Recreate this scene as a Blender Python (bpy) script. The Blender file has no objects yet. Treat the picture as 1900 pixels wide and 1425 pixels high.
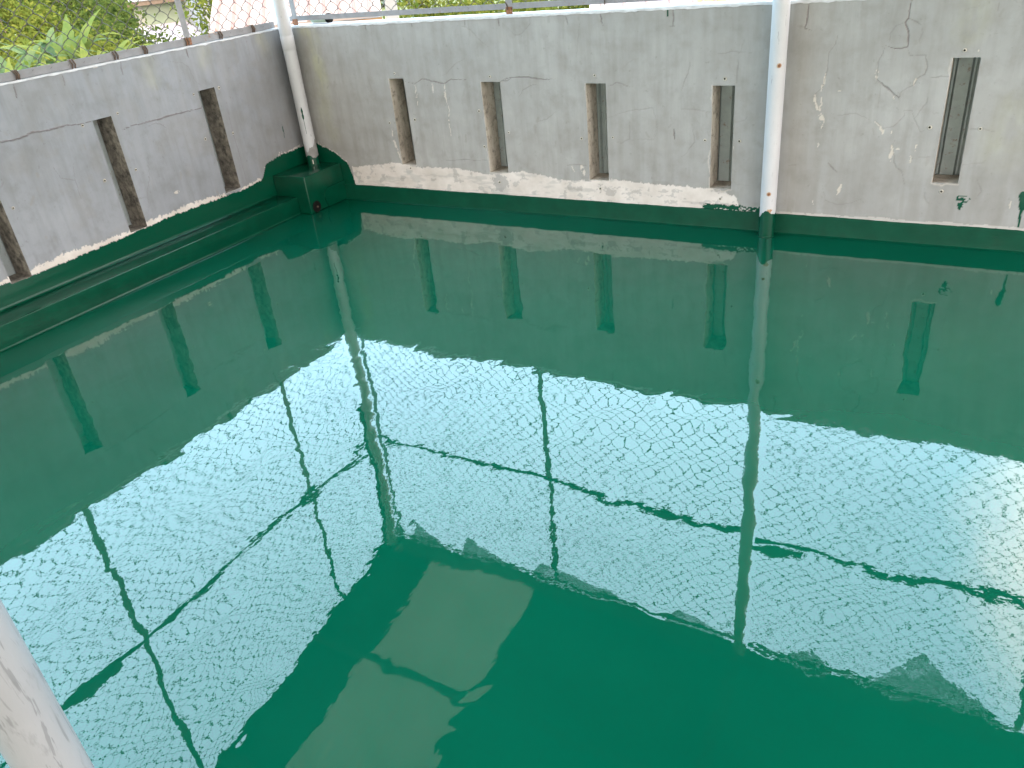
import bpy, math, random, json
import numpy as np
D = json.loads(r'''{"back_cracks":[[1.0,[[4.32,1.293],[4.324,1.267],[4.319,1.182],[4.308,1.166],[4.329,1.115],[4.335,1.048],[4.282,1.038],[4.229,1.054]]],[0.6,[[4.229,1.054],[4.202,0.974],[4.205,0.889]]],[0.95,[[4.205,0.889],[4.282,0.831],[4.328,0.794]]],[0.5,[[4.308,1.166],[4.267,1.151],[4.242,1.111],[4.243,1.057]]],[0.6,[[4.323,1.182],[4.351,1.168],[4.386,1.147]]],[0.4,[[4.386,1.147],[4.394,1.113],[4.383,1.08],[4.392,1.06]]],[0.6,[[4.335,1.048],[4.347,1.006],[4.423,1.005],[4.441,0.949],[4.434,0.911],[4.403,0.894],[4.388,0.859],[4.331,0.823],[4.328,0.794]]],[0.6,[[4.462,0.897],[4.547,0.9]]],[0.4,[[4.23,0.86],[4.232,0.787],[4.23,0.743]]],[1.0,[[3.821,1.299],[3.825,1.209],[3.815,1.153],[3.849,1.141]]],[0.6,[[3.986,1.112],[3.979,1.07],[3.948,1.021],[3.947,0.912],[3.935,0.846],[3.901,0.816],[3.892,0.786]]],[0.5,[[4.225,0.668],[4.272,0.635],[4.32,0.647],[4.368,0.707],[4.361,0.729],[4.399,0.73]]],[0.5,[[3.993,0.71],[4.039,0.699],[4.119,0.712],[4.203,0.675]]],[0.5,[[4.687,0.64],[4.738,0.644],[4.804,0.628]]],[0.4,[[4.685,0.455],[4.769,0.466],[4.797,0.489]]],[0.5,[[4.399,0.73],[4.42,0.678],[4.456,0.62],[4.475,0.628]]],[0.5,[[4.462,0.83],[4.464,0.773],[4.434,0.723],[4.413,0.678]]],[0.5,[[3.773,1.165],[3.811,1.16]]],[0.5,[[4.521,0.315],[4.529,0.26],[4.555,0.23]]],[0.8,[[4.005,0.434],[4.057,0.384]]],[0.5,[[3.786,0.409],[3.842,0.419]]],[0.4,[[4.462,0.484],[4.523,0.49]]],[0.5,[[4.764,0.375],[4.795,0.315],[4.775,0.276]]],[0.5,[[4.71,1.236],[4.713,1.186]]],[0.9,[[3.077,1.287],[3.075,1.19]]],[0.6,[[3.041,1.187],[3.075,1.19],[3.096,1.187]]],[0.9,[[1.88,0.891],[1.948,0.915],[2.088,0.917],[2.191,0.903],[2.315,0.902]]],[0.7,[[2.658,0.859],[2.716,0.881],[2.8,0.855]]],[0.9,[[2.618,1.288],[2.634,1.209]]],[0.9,[[1.905,1.286],[1.909,1.235]]],[0.8,[[2.385,1.275],[2.401,1.222]]],[0.6,[[3.184,1.006],[3.168,0.928],[3.143,0.872],[3.126,0.823]]],[0.5,[[2.651,0.668],[2.797,0.713],[2.947,0.731],[2.978,0.621],[2.955,0.56]]],[0.5,[[2.795,0.644],[2.793,0.538],[2.739,0.51],[2.7,0.517]]],[0.4,[[2.803,0.529],[2.955,0.538],[2.988,0.613]]],[0.5,[[3.127,0.725],[3.189,0.725],[3.311,0.71]]],[0.5,[[3.2,0.634],[3.22,0.532],[3.149,0.443]]],[0.6,[[3.465,1.039],[3.461,0.94],[3.457,0.863]]],[0.5,[[3.326,1.034],[3.392,1.037],[3.424,1.047],[3.537,1.034]]],[1.0,[[3.086,0.606],[3.091,0.546]]],[0.6,[[2.34,0.351],[2.414,0.359],[2.487,0.353]]],[0.4,[[2.484,1.239],[2.464,1.143],[2.443,1.028]]],[0.4,[[3.458,0.655],[3.516,0.664],[3.531,0.688]]],[0.4,[[3.493,1.113],[3.473,1.039]]],[0.9,[[1.087,0.896],[1.172,0.881],[1.246,0.914],[1.327,0.895],[1.421,0.88],[1.484,0.908],[1.634,0.902]]],[0.9,[[0.816,1.284],[0.813,1.242]]],[0.9,[[1.218,1.287],[1.218,1.255]]],[0.7,[[1.649,1.279],[1.646,1.236]]],[0.8,[[1.905,1.286],[1.907,1.231]]],[0.6,[[1.283,0.343],[1.408,0.343],[1.509,0.357],[1.701,0.36]]],[0.7,[[1.88,0.891],[1.935,0.896],[1.97,0.918]]],[0.6,[[0.517,1.294],[0.521,1.256]]],[0.4,[[0.753,0.933],[0.788,0.793]]]],"back_chips":[[0.012,[[3.898,0.808],[3.906,0.755],[3.929,0.717]]],[0.016,[[3.929,0.717],[3.951,0.679],[3.952,0.632]]],[0.008,[[3.943,0.92],[3.944,0.89],[3.929,0.831]]],[0.009,[[4.2,0.939],[4.205,0.889]]],[0.008,[[4.397,0.887],[4.391,0.859]]],[0.01,[[4.256,0.646],[4.272,0.608]]],[0.011,[[4.327,0.541],[4.331,0.456]]],[0.009,[[4.427,0.506],[4.428,0.452]]],[0.006,[[4.35,0.526],[4.364,0.527]]],[0.006,[[3.941,0.545],[3.939,0.525]]],[0.005,[[4.022,0.831],[4.032,0.829]]],[0.005,[[4.303,0.802],[4.305,0.791]]],[0.012,[[4.087,0.315],[4.076,0.273],[4.07,0.256]]],[0.005,[[4.225,0.668],[4.249,0.649]]],[0.005,[[4.212,0.599],[4.216,0.595]]],[0.006,[[4.448,0.552],[4.446,0.522]]],[0.005,[[4.313,0.624],[4.315,0.609]]],[0.005,[[4.657,1.023],[4.66,1.02]]],[0.004,[[3.94,0.21],[3.944,0.189]]],[0.01,[[1.319,0.881],[1.321,0.823]]],[0.012,[[1.427,0.88],[1.425,0.757]]],[0.005,[[1.425,0.757],[1.423,0.63],[1.424,0.521]]],[0.008,[[1.17,0.872],[1.17,0.736]]],[0.02,[[2.445,0.351],[2.463,0.295]]],[0.006,[[2.371,0.348],[2.39,0.311]]],[0.006,[[3.455,0.531],[3.455,0.497]]],[0.012,[[0.899,0.558],[0.922,0.399],[0.943,0.327]]],[0.006,[[3.936,0.798],[3.937,0.696],[3.953,0.646]]],[0.006,[[4.326,0.544],[4.329,0.456]]],[0.007,[[4.94,0.267],[4.941,0.238]]]],"back_streaks":[[0.5,0.05,[[2.286,0.788],[2.271,0.725]]],[0.5,0.04,[[2.399,0.788],[2.397,0.727]]],[0.5,0.04,[[2.8,1.258],[2.788,1.125]]],[0.4,0.07,[[2.139,0.903],[2.123,0.779]]],[0.5,0.06,[[2.852,0.627],[2.81,0.431]]],[0.4,0.05,[[2.362,0.699],[2.348,0.636]]],[0.5,0.1,[[4.183,0.598],[4.185,0.321],[4.189,0.155]]],[0.4,0.06,[[4.403,0.451],[4.416,0.253]]],[0.5,0.08,[[4.143,0.359],[4.157,0.303]]],[0.4,0.07,[[3.901,0.552],[3.903,0.263]]],[0.4,0.06,[[4.801,0.43],[4.84,0.356]]],[0.5,0.1,[[3.434,1.002],[3.428,0.956]]],[0.4,0.12,[[3.414,1.093],[3.412,0.956]]],[0.35,0.05,[[2.522,1.051],[2.515,1.01]]],[0.5,0.03,[[2.992,0.79],[2.997,0.749]]],[0.5,0.035,[[2.787,0.923],[2.79,0.89]]],[0.4,0.05,[[0.373,0.451],[0.455,0.322]]],[0.5,0.03,[[1.224,0.445],[1.229,0.362]]],[0.5,0.03,[[1.233,0.637],[1.21,0.577]]],[0.4,0.04,[[0.798,0.631],[0.798,0.568]]],[0.4,0.08,[[0.27,0.448],[0.399,0.386]]],[0.6,0.05,[[1.69,0.635],[1.683,0.489]]],[0.5,0.05,[[4.668,1.188],[4.655,1.156]]]],"back_moss":[[0.9,0.05,[[0.219,1.286],[0.28,1.255]]],[0.8,0.05,[[0.305,1.196],[0.294,1.058],[0.288,0.834]]],[0.4,0.06,[[0.288,0.834],[0.27,0.558],[0.314,0.504]]],[0.4,0.06,[[4.599,1.235],[4.618,1.196],[4.601,1.113]]],[0.35,0.08,[[4.846,0.607],[4.849,0.521]]],[0.3,0.1,[[4.894,0.748],[4.901,0.58]]]],"left_cracks":[[1.0,[[2.482,1.013],[2.325,1.005],[2.175,1.0],[2.126,1.013],[2.025,0.999],[1.912,1.004],[1.832,0.99],[1.754,0.99]]],[1.0,[[1.545,0.895],[1.477,0.905],[1.412,0.901],[1.3,0.901],[1.183,0.901],[1.064,0.898],[0.915,0.895],[0.897,0.91]]],[1.0,[[2.132,1.273],[2.141,1.203]]],[0.8,[[1.828,1.277],[1.835,1.215]]],[0.8,[[1.424,1.282],[1.439,1.192]]],[1.0,[[0.907,1.284],[0.908,1.217]]],[0.5,[[0.688,0.907],[0.698,0.651],[0.692,0.304]]],[0.5,[[2.081,0.797],[2.063,0.728],[1.982,0.693],[1.985,0.579]]],[0.5,[[1.096,0.298],[1.016,0.299],[0.925,0.288]]],[0.6,[[1.192,1.283],[1.176,1.251]]],[0.5,[[2.425,0.77],[2.388,0.8]]],[0.4,[[1.956,0.78],[1.982,0.693]]],[0.5,[[1.625,0.469],[1.551,0.456]]],[0.6,[[0.218,1.288],[0.221,1.236]]]],"left_streaks":[[0.5,0.1,[[2.281,0.851],[2.217,0.858]]],[0.5,0.07,[[2.006,1.153],[2.014,1.091]]],[0.4,0.08,[[2.019,1.249],[2.02,1.203]]],[0.5,0.06,[[1.831,1.246],[1.837,1.119]]],[0.5,0.06,[[1.208,1.256],[1.199,1.133]]],[0.5,0.05,[[0.657,1.214],[0.664,1.122]]],[0.4,0.05,[[0.517,1.001],[0.534,0.916]]],[0.5,0.09,[[0.479,0.661],[0.55,0.543]]],[0.5,0.1,[[0.416,0.542],[0.547,0.339]]],[0.4,0.05,[[1.135,0.541],[1.175,0.503]]],[0.4,0.06,[[1.311,1.048],[1.309,0.995]]],[0.4,0.05,[[1.216,1.03],[1.239,0.998]]],[0.4,0.08,[[1.57,1.199],[1.594,1.087]]],[0.4,0.05,[[0.72,1.288],[0.734,1.18]]]],"left_chips":[[0.01,[[1.618,1.277],[1.588,1.28]]],[0.006,[[0.594,1.279],[0.569,1.275]]],[0.006,[[1.135,1.136],[1.128,1.133]]],[0.012,[[1.33,0.419],[1.294,0.418]]]],"left_moss":[[0.5,0.06,[[0.212,1.263],[0.195,1.183]]],[0.4,0.05,[[1.229,1.259],[1.231,1.138]]],[0.4,0.05,[[0.765,1.267],[0.785,1.179]]]],"back_plugs":[[1.006,0.953],[0.889,0.605],[1.126,0.632],[1.8,0.924],[1.685,0.699],[1.906,0.558],[1.697,0.456],[1.792,0.207],[2.566,0.924],[2.455,0.532],[2.677,0.545],[2.576,0.205],[3.39,0.898],[3.282,0.544],[3.491,0.544],[3.388,0.186],[4.598,1.025],[4.497,0.645],[4.733,0.642],[4.605,0.305],[1.019,0.273]],"left_plugs":[[1.56,0.996],[1.816,0.978],[1.798,0.637],[1.561,0.641],[0.721,0.991],[0.95,0.991],[0.701,0.673],[0.955,0.692],[2.399,0.65],[0.952,0.282]],"left_green_top":[[2.829,0.264],[2.639,0.27],[2.447,0.253],[2.305,0.256],[2.004,0.26],[1.758,0.267],[1.583,0.274],[1.399,0.281],[1.012,0.272],[0.72,0.269],[0.529,0.284],[0.471,0.385],[0.297,0.41],[0.048,0.414]],"left_white_top":[[2.823,0.277],[2.63,0.29],[2.433,0.285],[2.212,0.308],[1.993,0.288],[1.75,0.286],[1.705,0.293],[1.527,0.304],[1.247,0.31],[1.077,0.304],[0.805,0.262],[0.714,0.288],[0.526,0.292]],"back_green_top":[[0.109,0.44],[0.144,0.424],[0.287,0.369],[0.418,0.277],[0.431,0.17],[0.458,0.123]],"plaster_top":[[0.491,0.258],[0.702,0.288],[0.888,0.309],[1.111,0.285],[1.45,0.292],[1.699,0.253],[1.99,0.294],[2.322,0.246],[2.484,0.254],[2.66,0.271],[2.905,0.259],[3.297,0.246],[3.416,0.232],[3.484,0.206],[3.503,0.162]],"ties":[[2.081,1.305],[1.733,1.304],[1.436,1.304],[1.21,1.307],[0.862,1.308],[0.562,1.311],[0.249,1.321]],"floor_ridges":[[2.468,-3.43,2.44,-3.046],[2.963,-3.976,2.969,-3.797],[2.453,-4.111,2.423,-3.741],[2.478,-2.355,2.467,-1.937],[1.748,-2.402,2.07,-2.421],[2.357,-2.42,2.465,-2.414],[2.425,-2.503,2.465,-2.414],[3.932,-2.027,3.964,-1.982],[4.232,-2.092,4.322,-2.033],[1.955,-3.751,1.962,-3.538],[5.015,-1.883,5.066,-1.921],[2.95,-1.987,2.967,-1.922],[3.559,-3.742,3.557,-3.581],[3.797,-3.75,3.959,-3.498],[3.858,-3.794,3.736,-3.887],[2.99,-2.916,3.008,-2.831]],"blot":[[4.686,0.289],[4.747,0.289],[4.75,0.27],[4.738,0.254],[4.734,0.234],[4.715,0.22],[4.709,0.202],[4.699,0.211],[4.692,0.239],[4.683,0.266]],"drip":[[4.985,0.312],[4.996,0.237],[4.994,0.237],[4.998,0.138]],"lstreak":[[0.209,0.636],[0.207,0.587],[0.21,0.525]],"topgreen":[[3.043,1.29],[3.043,1.245]]}''')
rng = np.random.default_rng(7); random.seed(7)
sc = bpy.context.scene; COL = sc.collection
R = math.radians

# ------------------------------------------------------------------ helpers
def lin(r, g, b):
    f = lambda c: (c/255/12.92 if c/255 <= .04045 else ((c/255+.055)/1.055)**2.4)
    return (f(r), f(g), f(b), 1)

class MB:
    """collects faces for ONE mesh object"""
    def __init__(s): s.v = []; s.f = []
    def add(s, vs, fs):
        o = len(s.v); s.v += [tuple(map(float, v)) for v in vs]; s.f += [tuple(i+o for i in f) for f in fs]; return s
    def box(s, a, b, bev=0):
        x0,y0,z0 = a; x1,y1,z1 = b
        if bev:
            import bmesh
            bm = bmesh.new(); bmesh.ops.create_cube(bm, size=1)
            for v in bm.verts: v.co = (x0+(v.co.x+.5)*(x1-x0), y0+(v.co.y+.5)*(y1-y0), z0+(v.co.z+.5)*(z1-z0))
            bmesh.ops.bevel(bm, geom=bm.edges[:], offset=bev, segments=3, profile=.5, affect='EDGES')
            bm.verts.index_update()
            s.add([v.co[:] for v in bm.verts], [[v.index for v in f.verts] for f in bm.faces]); bm.free(); return s
        v = [(x0,y0,z0),(x1,y0,z0),(x1,y1,z0),(x0,y1,z0),(x0,y0,z1),(x1,y0,z1),(x1,y1,z1),(x0,y1,z1)]
        return s.add(v, [(0,3,2,1),(4,5,6,7),(0,1,5,4),(1,2,6,5),(2,3,7,6),(3,0,4,7)])
    def tube(s, pts, r, n=10, caps=True):
        pts = [np.array(p, float) for p in pts]; rs = r if isinstance(r, (list, tuple)) else [r]*len(pts)
        vs = []; fs = []; ref = None
        for i, p in enumerate(pts):
            t = pts[min(i+1, len(pts)-1)] - pts[max(i-1, 0)]; t /= np.linalg.norm(t)+1e-12
            if ref is None: ref = np.array([1., 0, 0]) if abs(t[0]) < .9 else np.array([0, 1., 0])
            u = np.cross(t, ref); u /= np.linalg.norm(u); w = np.cross(t, u); ref = -np.cross(t, u) if False else ref
            for k in range(n):
                a = 2*math.pi*k/n; vs.append(p + rs[i]*(math.cos(a)*u + math.sin(a)*w))
        for i in range(len(pts)-1):
            for k in range(n): fs.append((i*n+k, i*n+(k+1)%n, (i+1)*n+(k+1)%n, (i+1)*n+k))
        if caps: fs += [tuple(range(n))[::-1], tuple((len(pts)-1)*n+k for k in range(n))]
        return s.add(vs, fs)
    def angle(s, p0, p1, da, db, w, t):
        """an L section bar from p0 to p1 with legs along unit vectors da and db"""
        p0, p1, da, db = (np.array(q, float) for q in (p0, p1, da, db))
        prof = [0*da, da*w, da*w+db*t, da*t+db*t, da*t+db*w, db*w]
        vs = [p0+q for q in prof]+[p1+q for q in prof]
        return s.add(vs, [(i, (i+1) % 6, (i+1) % 6+6, i+6) for i in range(6)]+[(0,1,2,3),(0,3,4,5),(6,7,8,9),(6,9,10,11)])
    def build(s, name, mat, parent=None, smooth=False):
        me = bpy.data.meshes.new(name); me.from_pydata(s.v, [], s.f); me.update()
        if mat: me.materials.append(mat)
        if smooth:
            me.polygons.foreach_set('use_smooth', [True]*len(me.polygons))
            try: me.set_sharp_from_angle(angle=R(40))
            except Exception: pass
        return link(name, me, parent)

def link(name, data, parent=None):
    o = bpy.data.objects.new(name, data); COL.objects.link(o)
    if parent is not None:
        o.parent = parent
        o.matrix_parent_inverse = parent_world(parent).inverted()
    return o
def parent_world(p):
    from mathutils import Matrix
    m = Matrix.LocRotScale(p.location, p.rotation_euler, p.scale)
    return (parent_world(p.parent) @ p.matrix_parent_inverse @ m) if p.parent else m
def empty(name, loc): 
    o = link(name, None); o.location = loc; o.empty_display_size = .1; return o
def tag(o, label=None, cat=None, group=None, kind=None):
    for k, v in (('label', label), ('category', cat), ('group', group), ('kind', kind)):
        if v: o[k] = v
    return o

# value noise -------------------------------------------------------
def vnoise(x, y, seed):
    r = np.random.default_rng(seed).random((256, 256))
    xi = np.floor(x).astype(int); yi = np.floor(y).astype(int); fx = x-xi; fy = y-yi
    fx = fx*fx*fx*(fx*(fx*6-15)+10); fy = fy*fy*fy*(fy*(fy*6-15)+10)
    g = lambda i, j: r[(yi+j) % 256, (xi+i) % 256]
    return (g(0,0)*(1-fx)+g(1,0)*fx)*(1-fy)+(g(0,1)*(1-fx)+g(1,1)*fx)*fy
def fbm(x, y, seed, octv=4, gain=.5):
    s = 0; a = 1; t = 0
    for k in range(octv): s = s+a*vnoise(x*2**k+k*17.3, y*2**k+k*9.1, seed+k); t += a; a *= gain
    return s/t
def n1(x, seed, octv=4, gain=.5): return fbm(np.asarray(x, float), np.zeros_like(np.asarray(x, float))+.5, seed, octv, gain)*2-1
def smooth(a, b, x): t = np.clip((x-a)/(b-a), 0, 1); return t*t*(3-2*t)

# materials -----------------------------------------------------------
class NT:
    def __init__(s, name):
        s.m = bpy.data.materials.new(name); s.m.use_nodes = True; s.t = s.m.node_tree; s.t.nodes.clear()
        s.out = s.n('ShaderNodeOutputMaterial')
    def n(s, typ, **kw):
        nd = s.t.nodes.new(typ)
        for k, v in kw.items():
            if k.startswith('i_'): nd.inputs[k[2:].replace('_', ' ')].default_value = v
            else: setattr(nd, k, v)
        return nd
    def l(s, a, b): s.t.links.new(a, b); return s
    def noise(s, scale, detail=5, rough=.55, vec=None, sc3=None, dist=0):
        nd = s.n('ShaderNodeTexNoise'); nd.inputs['Scale'].default_value = scale; nd.inputs['Detail'].default_value = detail; nd.inputs['Roughness'].default_value = rough; nd.inputs['Distortion'].default_value = dist
        tc = s.n('ShaderNodeTexCoord'); mp = s.n('ShaderNodeMapping')
        if sc3: mp.inputs['Scale'].default_value = sc3
        s.l(tc.outputs['Object'], mp.inputs['Vector']); s.l(mp.outputs['Vector'], nd.inputs['Vector']); return nd.outputs['Fac']
    def ramp(s, fac, stops):
        nd = s.n('ShaderNodeValToRGB'); cr = nd.color_ramp
        while len(cr.elements) < len(stops): cr.elements.new(.5)
        for e, (p, c) in zip(cr.elements, stops): e.position = p; e.color = c if len(c) == 4 else (*c, 1)
        s.l(fac, nd.inputs['Fac']); return nd.outputs['Color']
    def mix(s, fac, a, b, mode='MIX'):
        nd = s.n('ShaderNodeMix', data_type='RGBA', blend_type=mode)
        for sock, v in ((nd.inputs[0], fac), (nd.inputs[6], a), (nd.inputs[7], b)):
            if isinstance(v, bpy.types.NodeSocket): s.l(v, sock)
            else: sock.default_value = v
        return nd.outputs[2]
    def math(s, op, a, b=0, clamp=False):
        nd = s.n('ShaderNodeMath', operation=op, use_clamp=clamp)
        for i, v in enumerate((a, b)):
            if isinstance(v, bpy.types.NodeSocket): s.l(v, nd.inputs[i])
            else: nd.inputs[i].default_value = v
        return nd.outputs[0]
    def attr(s, name):
        a = s.n('ShaderNodeAttribute', attribute_name=name); sp = s.n('ShaderNodeSeparateColor'); s.l(a.outputs['Color'], sp.inputs[0]); return sp.outputs
    def bsdf(s, color, rough=.6, metal=0, ior=1.5, bump=None, bdist=.002, bstr=1, spec=None, **kw):
        p = s.n('ShaderNodeBsdfPrincipled')
        for nm, v in (('Base Color', color), ('Roughness', rough), ('Metallic', metal), ('IOR', ior)):
            if isinstance(v, bpy.types.NodeSocket): s.l(v, p.inputs[nm])
            else: p.inputs[nm].default_value = v
        if spec is not None: p.inputs['Specular IOR Level'].default_value = spec
        if bump is not None:
            b = s.n('ShaderNodeBump'); b.inputs['Distance'].default_value = bdist; b.inputs['Strength'].default_value = bstr
            s.l(bump, b.inputs['Height']); s.l(b.outputs[0], p.inputs['Normal'])
        s.l(p.outputs[0], s.out.inputs['Surface']); s.p = p; return s

GREEN = (.0004, .150, .082, 1)
def m_simple(name, c1, c2, scale, rough=.7, metal=0, bd=.002, sc3=None, lo=.35, hi=.65):
    t = NT(name); f = t.noise(scale, 6, .6, sc3=sc3)
    return t.bsdf(t.ramp(f, [(lo, c1), (hi, c2)]), rough, metal, bump=f, bdist=bd).m

# glossy wet floor paint
t = NT('wet_green_paint')
a = t.noise(1.7, 4, .5); cfl = t.ramp(a, [(.3, (.0002, .058, .0305, 1)), (.7, (.0004, .067, .0355, 1))])
msk = t.ramp(t.noise(1.1, 3, .55), [(.36, (.26,)*3), (.60, (1,)*3)])
fine = t.math('MULTIPLY', t.math('ADD', t.noise(34, 1.5, .5, sc3=(1, .55, 1)), t.math('MULTIPLY', t.noise(95, 1, .5), .16)), msk)
t.bsdf(cfl, .004, ior=1.52, bump=fine, bdist=.00016, bstr=1.0); M_FLOOR = t.m
# brushed green paint on concrete
def green_mat(name, rough=.17, bd=.0012, ior=1.36):
    t = NT(name); a = t.noise(9, 5, .6); f = t.noise(60, 4, .6, sc3=(.35, .35, 2)); g = t.noise(6, 3, .5)
    t.bsdf(t.ramp(a, [(.3, (.0002, .037, .0185, 1)), (.7, (.0004, .050, .0255, 1))]), t.ramp(g, [(.2, (rough*.85,)*3), (.8, (rough*1.5,)*3)]), ior=ior, bump=t.math('ADD', f, t.math('MULTIPLY', g, 1.2)), bdist=bd); return t.m
M_GREEN = green_mat('brushed_green_paint')

# painted plaster wall: attributes A = (paint, plaster, crack)  B = (chip, grime, moss)
def wall_mat(name, base1, base2):
    t = NT(name); A = t.attr('mask_a'); Bm = t.attr('mask_b')
    big = t.noise(1.5, 4, .55); mid = t.noise(7, 6, .62); st = t.noise(5, 4, .6, sc3=(3.2, 3.2, .35)); fn = t.noise(90, 4, .6); spk = t.noise(26, 3, .7)
    c = t.ramp(big, [(.3, base1), (.7, base2)])
    c = t.mix(t.math('MULTIPLY', t.ramp(st, [(.42, (0,)*3), (.70, (1,)*3)]), .42), c, (base1[0]*.72, base1[1]*.70, base1[2]*.66, 1))
    c = t.mix(t.math('MULTIPLY', t.ramp(mid, [(.49, (0,)*3), (.70, (1,)*3)]), .46), c, (base1[0]*.68, base1[1]*.65, base1[2]*.60, 1))
    c = t.mix(t.math('MULTIPLY', t.ramp(mid, [(.28, (1,)*3), (.46, (0,)*3)]), .22), c, (base2[0]*1.25, base2[1]*1.24, base2[2]*1.2, 1))
    c = t.mix(t.math('MULTIPLY', t.ramp(spk, [(.63, (0,)*3), (.73, (1,)*3)]), .42), c, (base1[0]*.55, base1[1]*.52, base1[2]*.47, 1))
    c = t.mix(t.math('MULTIPLY', Bm[2], .45), c, (.42, .42, .22, 1))
    c = t.mix(t.math('MULTIPLY', Bm[1], .6), c, (.20, .185, .165, 1))
    pl = t.ramp(mid, [(.35, (.58, .53, .485, 1)), (.68, (.45, .40, .355, 1))])
    c = t.mix(A[1], c, pl)
    c = t.mix(t.math('MULTIPLY', Bm[0], .62), c, (.56, .49, .41, 1))
    c = t.mix(t.math('MULTIPLY', A[2], .72), c, (.09, .062, .055, 1))
    c = t.mix(A[0], c, (.0003, .047, .0235, 1))
    r = t.mix(A[0], (.72,)*3+(1,), (.16,)*3+(1,))
    h = t.math('ADD', t.math('ADD', t.math('MULTIPLY', mid, .5), t.math('MULTIPLY', fn, .12)), t.math('SUBTRACT', t.math('MULTIPLY', A[0], .35), t.math('ADD', A[2], t.math('MULTIPLY', Bm[0], .6))))
    return t.bsdf(c, r, bump=h, bdist=.0022).m
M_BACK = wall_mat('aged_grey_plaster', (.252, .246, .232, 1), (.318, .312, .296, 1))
M_LEFT = wall_mat('aged_plaster_sky_tint', (.196, .204, .217, 1), (.244, .254, .272, 1))  # blue skylight on the left wall is put into its base colour

def jamb_mat(name, k, cov):
    t = NT(name); a = t.noise(6, 6, .65, sc3=(1, 1, .4)); b = t.noise(24, 5, .7); q = lambda c: tuple(min(.6, x*k) for x in c)+(1,)
    t.bsdf(t.mix(t.ramp(b, [(cov, (0,)*3), (cov+.3, (1,)*3)]), t.ramp(a, [(.3, q((.17, .145, .115))), (.5, q((.32, .285, .235))), (.75, q((.46, .42, .36)))]), (.05, .045, .038, 1)), .9, bump=a, bdist=.006); return t.m
M_JAMB = jamb_mat('grimy_slot_concrete', .85, .36); M_JAMBB = jamb_mat('beige_slot_concrete', 1.25, .50)
M_CAP = m_simple('white_mortar', (.42, .42, .42, 1), (.56, .56, .57, 1), 14, .85, bd=.006)
M_COVE = green_mat('green_cove_paint', .42, .0008, 1.22)
M_FILLET = m_simple('rough_grey_mortar', (.36, .32, .27, 1), (.60, .56, .50, 1), 30, .9, bd=.004)
# white pipe
def pipe_mat(name, c1, c2, sl, so):
    t = NT(name); a = t.noise(6, 6, .6, sc3=(1, 1, .35)); sp = t.noise(45, 4, .7, sc3=(1, 1, .25)); sc_ = t.noise(30, 3, .75, sc3=(1.4, 1.4, .2), dist=1.2)
    c = t.ramp(a, [(.3, c1), (.7, c2)])
    c = t.mix(t.math('MULTIPLY', t.ramp(sp, [(sl, (0,)*3), (sl+.11, (1,)*3)]), .4), c, tuple(x*.6 for x in c1[:3])+(1,))
    c = t.mix(t.math('MULTIPLY', t.ramp(sc_, [(so, (0,)*3), (so+.05, (1,)*3)]), .55), c, (.11, .11, .115, 1))
    return t.bsdf(c, .42, bump=sp, bdist=.0008).m
M_PIPE = pipe_mat('weathered_white_pipe', (.39, .39, .395, 1), (.47, .47, .475, 1), .62, .655)
M_PIPEN = pipe_mat('scuffed_grey_pipe', (.22, .218, .224, 1), (.285, .284, .292, 1), .56, .58)
M_RUST = m_simple('rust', (.10, .035, .014, 1), (.26, .12, .06, 1), 60, .9)
M_RUSTSTAIN = m_simple('rust_stain', (.28, .15, .08, 1), (.42, .30, .2, 1), 70, .8)
def steel(name, c, rough=.45, metal=.6):
    t = NT(name); a = t.noise(12, 6, .65); r = t.noise(28, 5, .7)
    col = t.mix(t.ramp(r, [(.60, (0,)*3), (.72, (1,)*3)]), t.ramp(a, [(.3, tuple(x*.75 for x in c[:3])+(1,)), (.7, c)]), (.20, .115, .07, 1))
    return t.bsdf(col, rough, metal, bump=a, bdist=.0006).m
M_STEEL = steel('galvanised_steel', (.22, .215, .215, 1), .6, .1)
M_STEELD = steel('dull_roof_steel', (.10, .10, .10, 1), .7, .2)
M_WIRE = m_simple('oxidised_wire', (.035, .028, .022, 1), (.085, .07, .058, 1), 20, .6, .3)
M_CLAD = steel('blue_grey_sheet', (.36, .405, .40, 1), .5, .2)
M_ROOF = m_simple('roof_sheet_underside', (.050, .052, .050, 1), (.075, .078, .074, 1), 3, .75)
t = NT('fibreglass_roof_sheet'); a = t.noise(2.2, 5, .6)
d1 = t.n('ShaderNodeBsdfTranslucent'); d2 = t.n('ShaderNodeBsdfDiffuse'); mx = t.n('ShaderNodeMixShader'); mx.inputs[0].default_value = .55
t.l(t.ramp(a, [(.3, (.22, .19, .16, 1)), (.7, (.30, .27, .23, 1))]), d1.inputs[0]); d2.inputs[0].default_value = (.4, .39, .33, 1)
t.l(d1.outputs[0], mx.inputs[1]); t.l(d2.outputs[0], mx.inputs[2]); t.l(mx.outputs[0], t.out.inputs[0]); M_SKYL = t.m
t = NT('shade_net'); w = t.noise(420, 1, .5); tr = t.n('ShaderNodeBsdfTransparent'); df = t.n('ShaderNodeBsdfDiffuse'); df.inputs[0].default_value = (.10, .12, .10, 1); mx = t.n('ShaderNodeMixShader')
t.l(t.ramp(w, [(.47, (0,)*3), (.49, (1,)*3)]), mx.inputs[0]); t.l(tr.outputs[0], mx.inputs[1]); t.l(df.outputs[0], mx.inputs[2]); t.l(mx.outputs[0], t.out.inputs[0]); M_NET = t.m
M_HEADER = m_simple('light_header_render', (.46, .42, .36, 1), (.54, .50, .44, 1), 2, .85)
t = NT('dark_hole'); t.bsdf(t.ramp(t.noise(40, 4, .6), [(.35, (.004, .004, .004, 1)), (.65, (.010, .009, .008, 1))]), .9, spec=.1); M_DARK = t.m
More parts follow.
